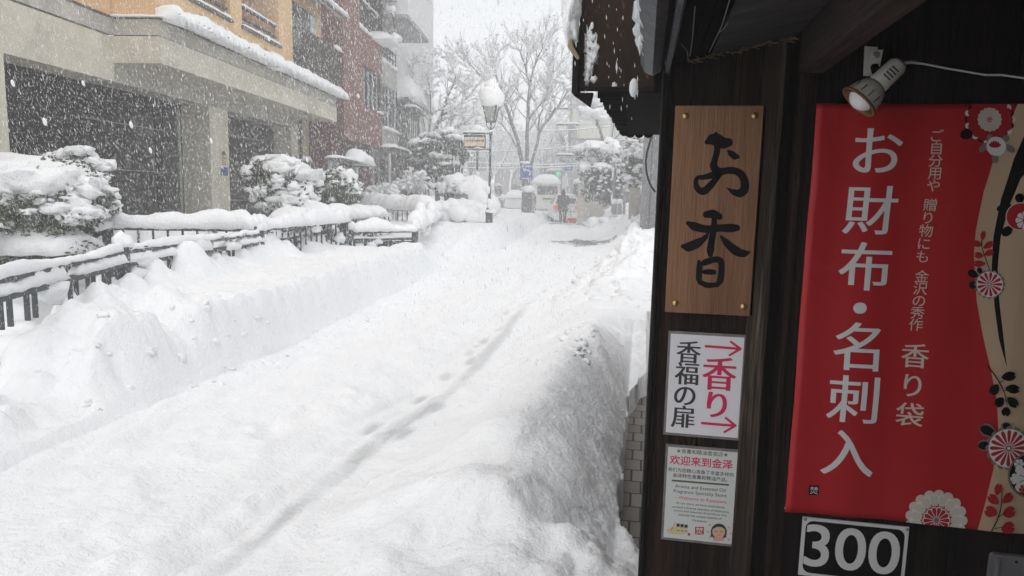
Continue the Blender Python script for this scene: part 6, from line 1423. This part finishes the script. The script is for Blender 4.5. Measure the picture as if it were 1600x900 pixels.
# ------------------------------------------------------------------ right-hand side beyond the shop
YR = 48.0; xa = pxat(889, 220, YR).x; zc_ = pxat(900, 216, YR).z
cr = thing('tiled_building', 'cream tiled building on a grey ground storey, behind the utility pole', 'building', (xa+8, YR+6, 0))
tm_ = mat('cream_tile_grid', (.60, .59, .52), (.66, .65, .58), 1.2, .7)
MB().box(xa, xa+17, YR, YR+14, zc_, 16).build('upper_wall', tm_, cr)
m = MB()
for k in range(9): m.box(xa-.004, xa+17, YR-.006, YR-.002, zc_+.9+k*1.0, zc_+.93+k*1.0)
for k in range(14): m.box(xa+.6+k*1.2, xa+.63+k*1.2, YR-.010, YR-.006, zc_, 16)
m.build('tile_joints', GREYW, cr)
MB().box(xa+.15, xa+17, YR+.12, YR+13.9, -.3, zc_-.002).build('ground_wall', GREYW, cr)
for k in range(3): MB().box(xa+.8+k*2.2, xa+2.3+k*2.2, YR+.10, YR+.118, .3, 2.6).build('window', GLASSD, cr)
cap(MB().strip([(xa, YR+.1, 16), (xa+17, YR+.1, 16)], .6, .4, 4, step=.3), 'roof_snow', cr, SNOWF)
YT2 = 38.0
tree('snowy_crown_tree', 'white snow-bound tree above the tall clipped hedge', pxat(950, 318, YT2), [
    ([(950, 318, 0), (950, 270, 0), (948, 235, 0)], .16, .12), ([(948, 240, 0), (938, 205, -.3), (930, 180, -.5), (925, 160, -.6)], .09, .03), ([(948, 235, 0), (957, 200, .3), (962, 175, .4), (968, 150, .5)], .09, .03), ([(950, 225, 0), (972, 205, .2), (985, 185, .2)], .07, .03)],
    YT2, 91, lev=3, snow=2.0, bl=1.0, spread=.6, clump=(.9, .30), up_=.02)
q = pxat(946, 275, 33.5)
hd_ = shrub('tall_hedge', 'tall clipped evergreen with a broad snow slab on its crown, right of the utility pole', q, (1.22, .9, 1.22), 4200, LEAFP, .09, 260, .12, 51, 'hedge', big=[(pxat(905+9, 262, 32.9), (.3, .3, .35)), (pxat(975, 268, 32.9), (.3, .3, .4)), (pxat(940, 262, 32.6), (.5, .3, .2)), (pxat(940, 233, 33.2), (1.15, .8, .34)), (pxat(922, 238, 33.2), (.6, .6, .38)), (pxat(958, 236, 33.0), (.75, .6, .40)), (pxat(952, 224, 33.0), (.26, .3, .3)), (pxat(961, 250, 32.8), (.3, .3, .3))], leafm=LEAFP)
q = pxat(995, 255, 29.5)
shrub('snowy_evergreen', 'evergreen speckled with snow tufts, behind the stone gate pillars', q, (.62, .6, 1.25), 2200, LEAFP, .08, 170, .13, 52, 'bush', leafm=LEAFP, big=[(pxat(985, 280, 29.2), (.28, .3, .18)), (pxat(1000, 262, 29.2), (.25, .3, .16)), (pxat(990, 240, 29.2), (.2, .2, .14))])
a, b = pxat(903, 290, 36), pxat(938, 318, 36)
STONEL = mat('pale_wall', (.46, .43, .37), (.54, .51, .45), 3, .9)
gw = thing('garden_wall', 'low beige garden wall with a curved shoulder, under the tall clipped hedge', 'wall', (a.x*.5+b.x*.5, 36, 0))
MB().prism([(a.x, -.3), (b.x+.6, -.3), (b.x, pxat(938, 312, 36).z), (pxat(930, 300, 36).x, pxat(930, 300, 36).z), (pxat(915, 288, 36).x, pxat(915, 287, 36).z), (a.x, pxat(903, 286, 36).z)], 36, 36.25).build('wall', STONEL, gw, fix=True)
cap(MB().strip([(a.x, 36.1, pxat(903, 286, 36).z), (pxat(915, 288, 36).x, 36.1, pxat(915, 287, 36).z)], .35, .15, 4), 'snow_cap', gw)
def gate(px0, px1, y0, y1, Y, label, scap, capz=.0):
    x0, x1 = pxat(px0, 310, Y).x, pxat(px1, 310, Y).x; z1, z0 = pxat(px0, y0, Y).z, pxat(px0, y1, Y).z-.8
    t = thing('gate_pillar', label, 'pillar', ((x0+x1)/2, Y+.2, z0)); MB().box(x0, x1, Y, Y+.45, z0, z1).build('pillar', STONE, t, bevel=.015)
    if scap: cap(MB().blob(((x0+x1)/2, Y+.2, z1+scap*.4), ((x1-x0)*.56, .32, scap), .1, 1.5, 3, 4, flat=.5), 'snow_cap', t)
gate(983, 1003, 293, 333, 27.5, 'bare plain stone gate pillar, left of the snow-capped one', 0)
gate(1001, 1019, 304, 341, 23.0, 'stained stone gate pillar with a thick rounded snow cap', .28)
nh = thing('neighbour_house', 'grey walled house next door, just showing past the shop corner', 'house', (2.0, 21, -.3)); x0 = pxat(1004, 260, 21.5).x
MB().box(x0, 5.0, 21.5, 27, -.3, 4.2).build('wall', GREYTILE, nh); MB().hexa([(x0-.5, 21.1, 3.7), (5, 21.1, 3.7), (5, 27, 5.6), (x0-.5, 27, 5.6), (x0-.5, 21.1, 3.8), (5, 21.1, 3.8), (5, 27, 5.7), (x0-.5, 27, 5.7)]).build('roof', TILE, nh)
m = MB(); m.box(x0+.25, x0+.27, 21.47, 21.497, -.2, 3.6); m.build('wall_joint', METALB, nh)
cap(MB().strip([(x0-.5, 21.4, 3.85), (5, 21.4, 3.85)], .7, .3, 4), 'roof_snow', nh)
hc = thing('hanging_cable', 'black cable looping down outside the shop corner, before the grey house', 'cable', pxat(1012, 250, 7.15)); MB().tube([pxat(x, y, 7.0) for x, y in ((1020, 205), (1016, 220), (1011, 238), (1009, 252), (1010, 268), (1013, 280), (1018, 292), (1024, 300))], .010, 8).build('cable', METALB, hc, smooth=True)

# ------------------------------------------------------------------ far side of the canal, ledge stones
for i, (px, py, w_) in enumerate(((22, 531, .17), (45, 556, .16), (8, 500, .2))):
    q = atz(px, py, .05); rk = thing('canal_stone', ['snowed dark stone on the canal edge at the photo\'s left border, middle of three', 'snowed dark stone on the canal edge, nearest the road', 'snowed dark stone under the railing balusters, highest of three'][i], 'stone', (q.x-.15, q.y, -.4), 'stones on the canal edge')
    MB().blob((q.x-.12, q.y+.05, -.08), (w_*1.6, .16, .17), .2, 2, 2, i, rot=.2).build('stone', ROCK, rk, smooth=True)
    cap(MB().blob((q.x-.15, q.y+.08, .07), (w_*1.75, .20, .13), .15, 1.6, 3, i+5, flat=.5, rot=.2), 'snow_cap', rk)

# ------------------------------------------------------------------ faint town beyond
def block(name, label, px0, px1, ytop, Y, m_, dep=10, win=True, seed=1):
    x0, x1 = pxat(px0, 250, Y).x, pxat(px1, 250, Y).x; z1 = pxat(px0, ytop, Y).z; t = thing(name, label, 'building', ((x0+x1)/2, Y+dep/2, 0))
    MB().box(x0, x1, Y, Y+dep, -.3, z1).build('wall', m_, t); cap(MB().strip([((x0+x1)/2, Y, z1), ((x0+x1)/2, Y+dep, z1)], (x1-x0)*1.04, .45, seed, step=.5, side=(1, 0, 0)), 'roof_snow', t, SNOWF)
    if win:
        nf = max(1, int((z1-1)/3)); nw = max(2, int((x1-x0)/2.4))
        for f in range(nf):
            for k in range(nw):
                xx = x0+(x1-x0)*(k+.2)/nw; MB().box(xx, xx+(x1-x0)*.55/nw, Y-.03, Y-.004, 1.0+f*3, 2.5+f*3).build('window', GLASSD, t)
block('town_building', 'faint grey building dim through the snowfall behind the near lamp post', 700, 768, 196, 78, FADEB, seed=2)
block('town_building', 'faint low building behind the distant umbrella walker', 766, 816, 258, 70, mat('far_brown', (.26, .24, .23), (.32, .30, .29), .5), seed=3)
block('town_building', 'faint tall building behind the bare zelkova trunks', 778, 868, 205, 88, FADEB, seed=4)
block('town_building', 'faint grey building under the utility pole wires', 862, 902, 232, 66, GREYW, seed=5)
block('town_building', 'faintest pale building over the far lamp post', 640, 745, 158, 100, WHITEW, seed=6)
src = [o for o in COL.objects if o.name.startswith('snowy_street_tree')][0]
for i, (px, Y, sc_, rz_, lab) in enumerate(((772, 58, 1.0, 1.2, 'faint snowy tree far behind the near lamp post'), (850, 62, 1.0, 2.6, 'faint snowy tree above the ivory van'), (905, 56, 1.1, 4.0, 'faint snowy tree beside the cream tiled building'), (735, 50, .95, 5.2, 'faint snowy tree behind the far lamp post'), (800, 70, 1.2, .5, 'faintest snowy tree behind the zelkova trunks'))):
    c = copy_tree(src); q = pxat(px, 305, Y); c.location = (q.x, q.y, .3); c.rotation_euler.z = rz_; c.scale = (sc_,)*3; c['label'] = lab; c['group'] = 'faint snowy trees beyond the street'
rr = random.Random(88)
for i, (px, Y, w_, h_, lab) in enumerate(((855, 60, 1.4, .9, 'snow-smothered bush behind the ivory van'), (765, 52, 1.3, 1.0, 'snow-smothered bush right of the near lamp post'), (968, 33.0, .55, .5, 'heap of cleared snow right of the hatchback'))):
    q = pxat(px, 312, Y); bt = thing('snowy_bush', lab, 'bush', (q.x, Y, .1)) if i < 2 else thing('snow_heap', lab, 'snow heap', (q.x, Y, .1)); m = MB()
    for k in range(46): m.blob((q.x+rr.gauss(0, w_*.6), Y+rr.gauss(0, .4), .15+abs(rr.gauss(0, h_*.5))), (rr.uniform(.15, .42), .3, rr.uniform(.12, .3)), .4, 1.9, 2, k)
    cap(m, 'snow_cover', bt, SNOWF)
    if i < 2:
        m = MB(); leafcloud(m, (q.x, Y, .5), (w_, .6, h_), 300, .12, rr, .3); m.build('foliage', LEAFP, bt)

# ------------------------------------------------------------------ falling snow (nobody could count it)
g_ = np.random.default_rng(11); NF = 420000
P = np.empty((NF, 3)); P[:, 1] = 2.2+42*g_.random(NF)**1.15; P[:, 0] = -(P[:, 1]*1.15+1.0)+(P[:, 1]*1.28+1.3)*g_.random(NF); P[:, 2] = .0+g_.random(NF)*np.minimum(9.5, 1.9+P[:, 1]*.32)
oo = (P[:, 0]-PL.x)*NL.x+P[:, 1]*NL.y
keep = (oo > .15) & ((P[:, 0] < -.36) | (P[:, 1] > 9)) & (P[:, 0] < 2.5)
P = P[keep]; NF = len(P)
zz = height(P[:, :1], P[:, 1:2])[0][:, 0]; keep = P[:, 2] > zz+.05; P = P[keep]; NF = len(P)
_e = 300; E_ = np.stack([-.50+.48*g_.random(_e), 1.2+1.2*g_.random(_e), 1.35+.95*g_.random(_e)], 1)      # flakes drifting past the eaves
_q = aty(990, 137, 1.15); P = np.concatenate([P, E_, np.array([[_q.x, _q.y, _q.z]])]); NF = len(P)
rad = g_.uniform(.0009, .0020, NF)*(1+.9*(g_.random(NF) < .05)); near_ = np.clip(P[:, 1]/5.0, .35, 1); rad *= near_
rad[-_e-1:] *= 1.9; ln = rad*g_.uniform(4.0, 9.0, NF); ln[-_e-1:-1] *= .8
dirv = np.stack([.42+.16*g_.standard_normal(NF), .08*g_.standard_normal(NF), -np.ones(NF)], 1); dirv[:, 0] *= np.clip(-P[:, 0]/5.0, .15, 1); dirv /= np.linalg.norm(dirv, axis=1)[:, None]
ax1 = np.cross(dirv, np.array([0.0, 1.0, 0.0])); ax1 /= np.linalg.norm(ax1, axis=1)[:, None]; ax2 = np.cross(dirv, ax1)
vv = np.stack([P+dirv*ln[:, None], P+ax1*rad[:, None], P+ax2*rad[:, None]*.6, P-ax1*rad[:, None], P-ax2*rad[:, None]*.6, P-dirv*ln[:, None]], 1)
tri = np.array([[0, 1, 5], [0, 5, 3], [0, 2, 5], [0, 5, 4]])      # each flake: two thin crossed crystals
FF = (np.arange(NF)[:, None, None]*6+tri[None]).reshape(-1, 3).astype(np.int32)
_bv, _bf = [], []
for (px, py, Y_, r_) in ((990, 137, 1.15, .007), (925, 40, 1.5, .0035), (1000, 60, 1.3, .003), (70, 190, 5.0, .016), (205, 195, 5.5, .015), (235, 235, 6.0, .014), (130, 130, 5.5, .012), (420, 60, 7.0, .014), (560, 150, 7.0, .012), (330, 220, 6.0, .013), (480, 250, 6.5, .012), (20, 130, 5, .014)):
    q = aty(px, py, Y_)
    _bf.append(np.array(ICO[2][1])+len(_bv)*len(ICO[2][0])); _bv.append(np.array([[q.x+(v.x+.45*v.z*(-1 if Y_ > 3 else 0))*r_, q.y+v.y*r_, q.z+v.z*r_*2.1] for v in ICO[2][0]]))
_nb = NF*6; vall = np.concatenate([vv.reshape(-1, 3)]+_bv); FF = np.concatenate([FF, (np.concatenate(_bf)+_nb).astype(np.int32)])
me = bpy.data.meshes.new('falling_snow'); me.vertices.add(len(vall)); me.vertices.foreach_set('co', vall.astype(np.float32).ravel())
me.loops.add(FF.size); me.polygons.add(len(FF)); me.loops.foreach_set('vertex_index', FF.ravel()); me.polygons.foreach_set('loop_start', np.arange(0, FF.size, 3, dtype=np.int32)); me.update(); me.materials.append(FLAKE)
fs_ = bpy.data.objects.new('falling_snow', me); COL.objects.link(fs_); fs_['kind'] = 'stuff'

# ------------------------------------------------------------------ snow-filled air
hm = bpy.data.materials.new('haze'); hm.use_nodes = True; nt = hm.node_tree; nt.nodes.clear()
o = nt.nodes.new('ShaderNodeOutputMaterial'); v = nt.nodes.new('ShaderNodeVolumePrincipled'); v.inputs['Color'].default_value = (.97, .975, .98, 1); v.inputs['Density'].default_value = .0108; v.inputs['Anisotropy'].default_value = .2
nt.links.new(v.outputs[0], o.inputs['Volume'])
hz = MB().box(-72, 72, -28, 124, -2.2, 21).build('haze', hm); hz['kind'] = 'stuff'
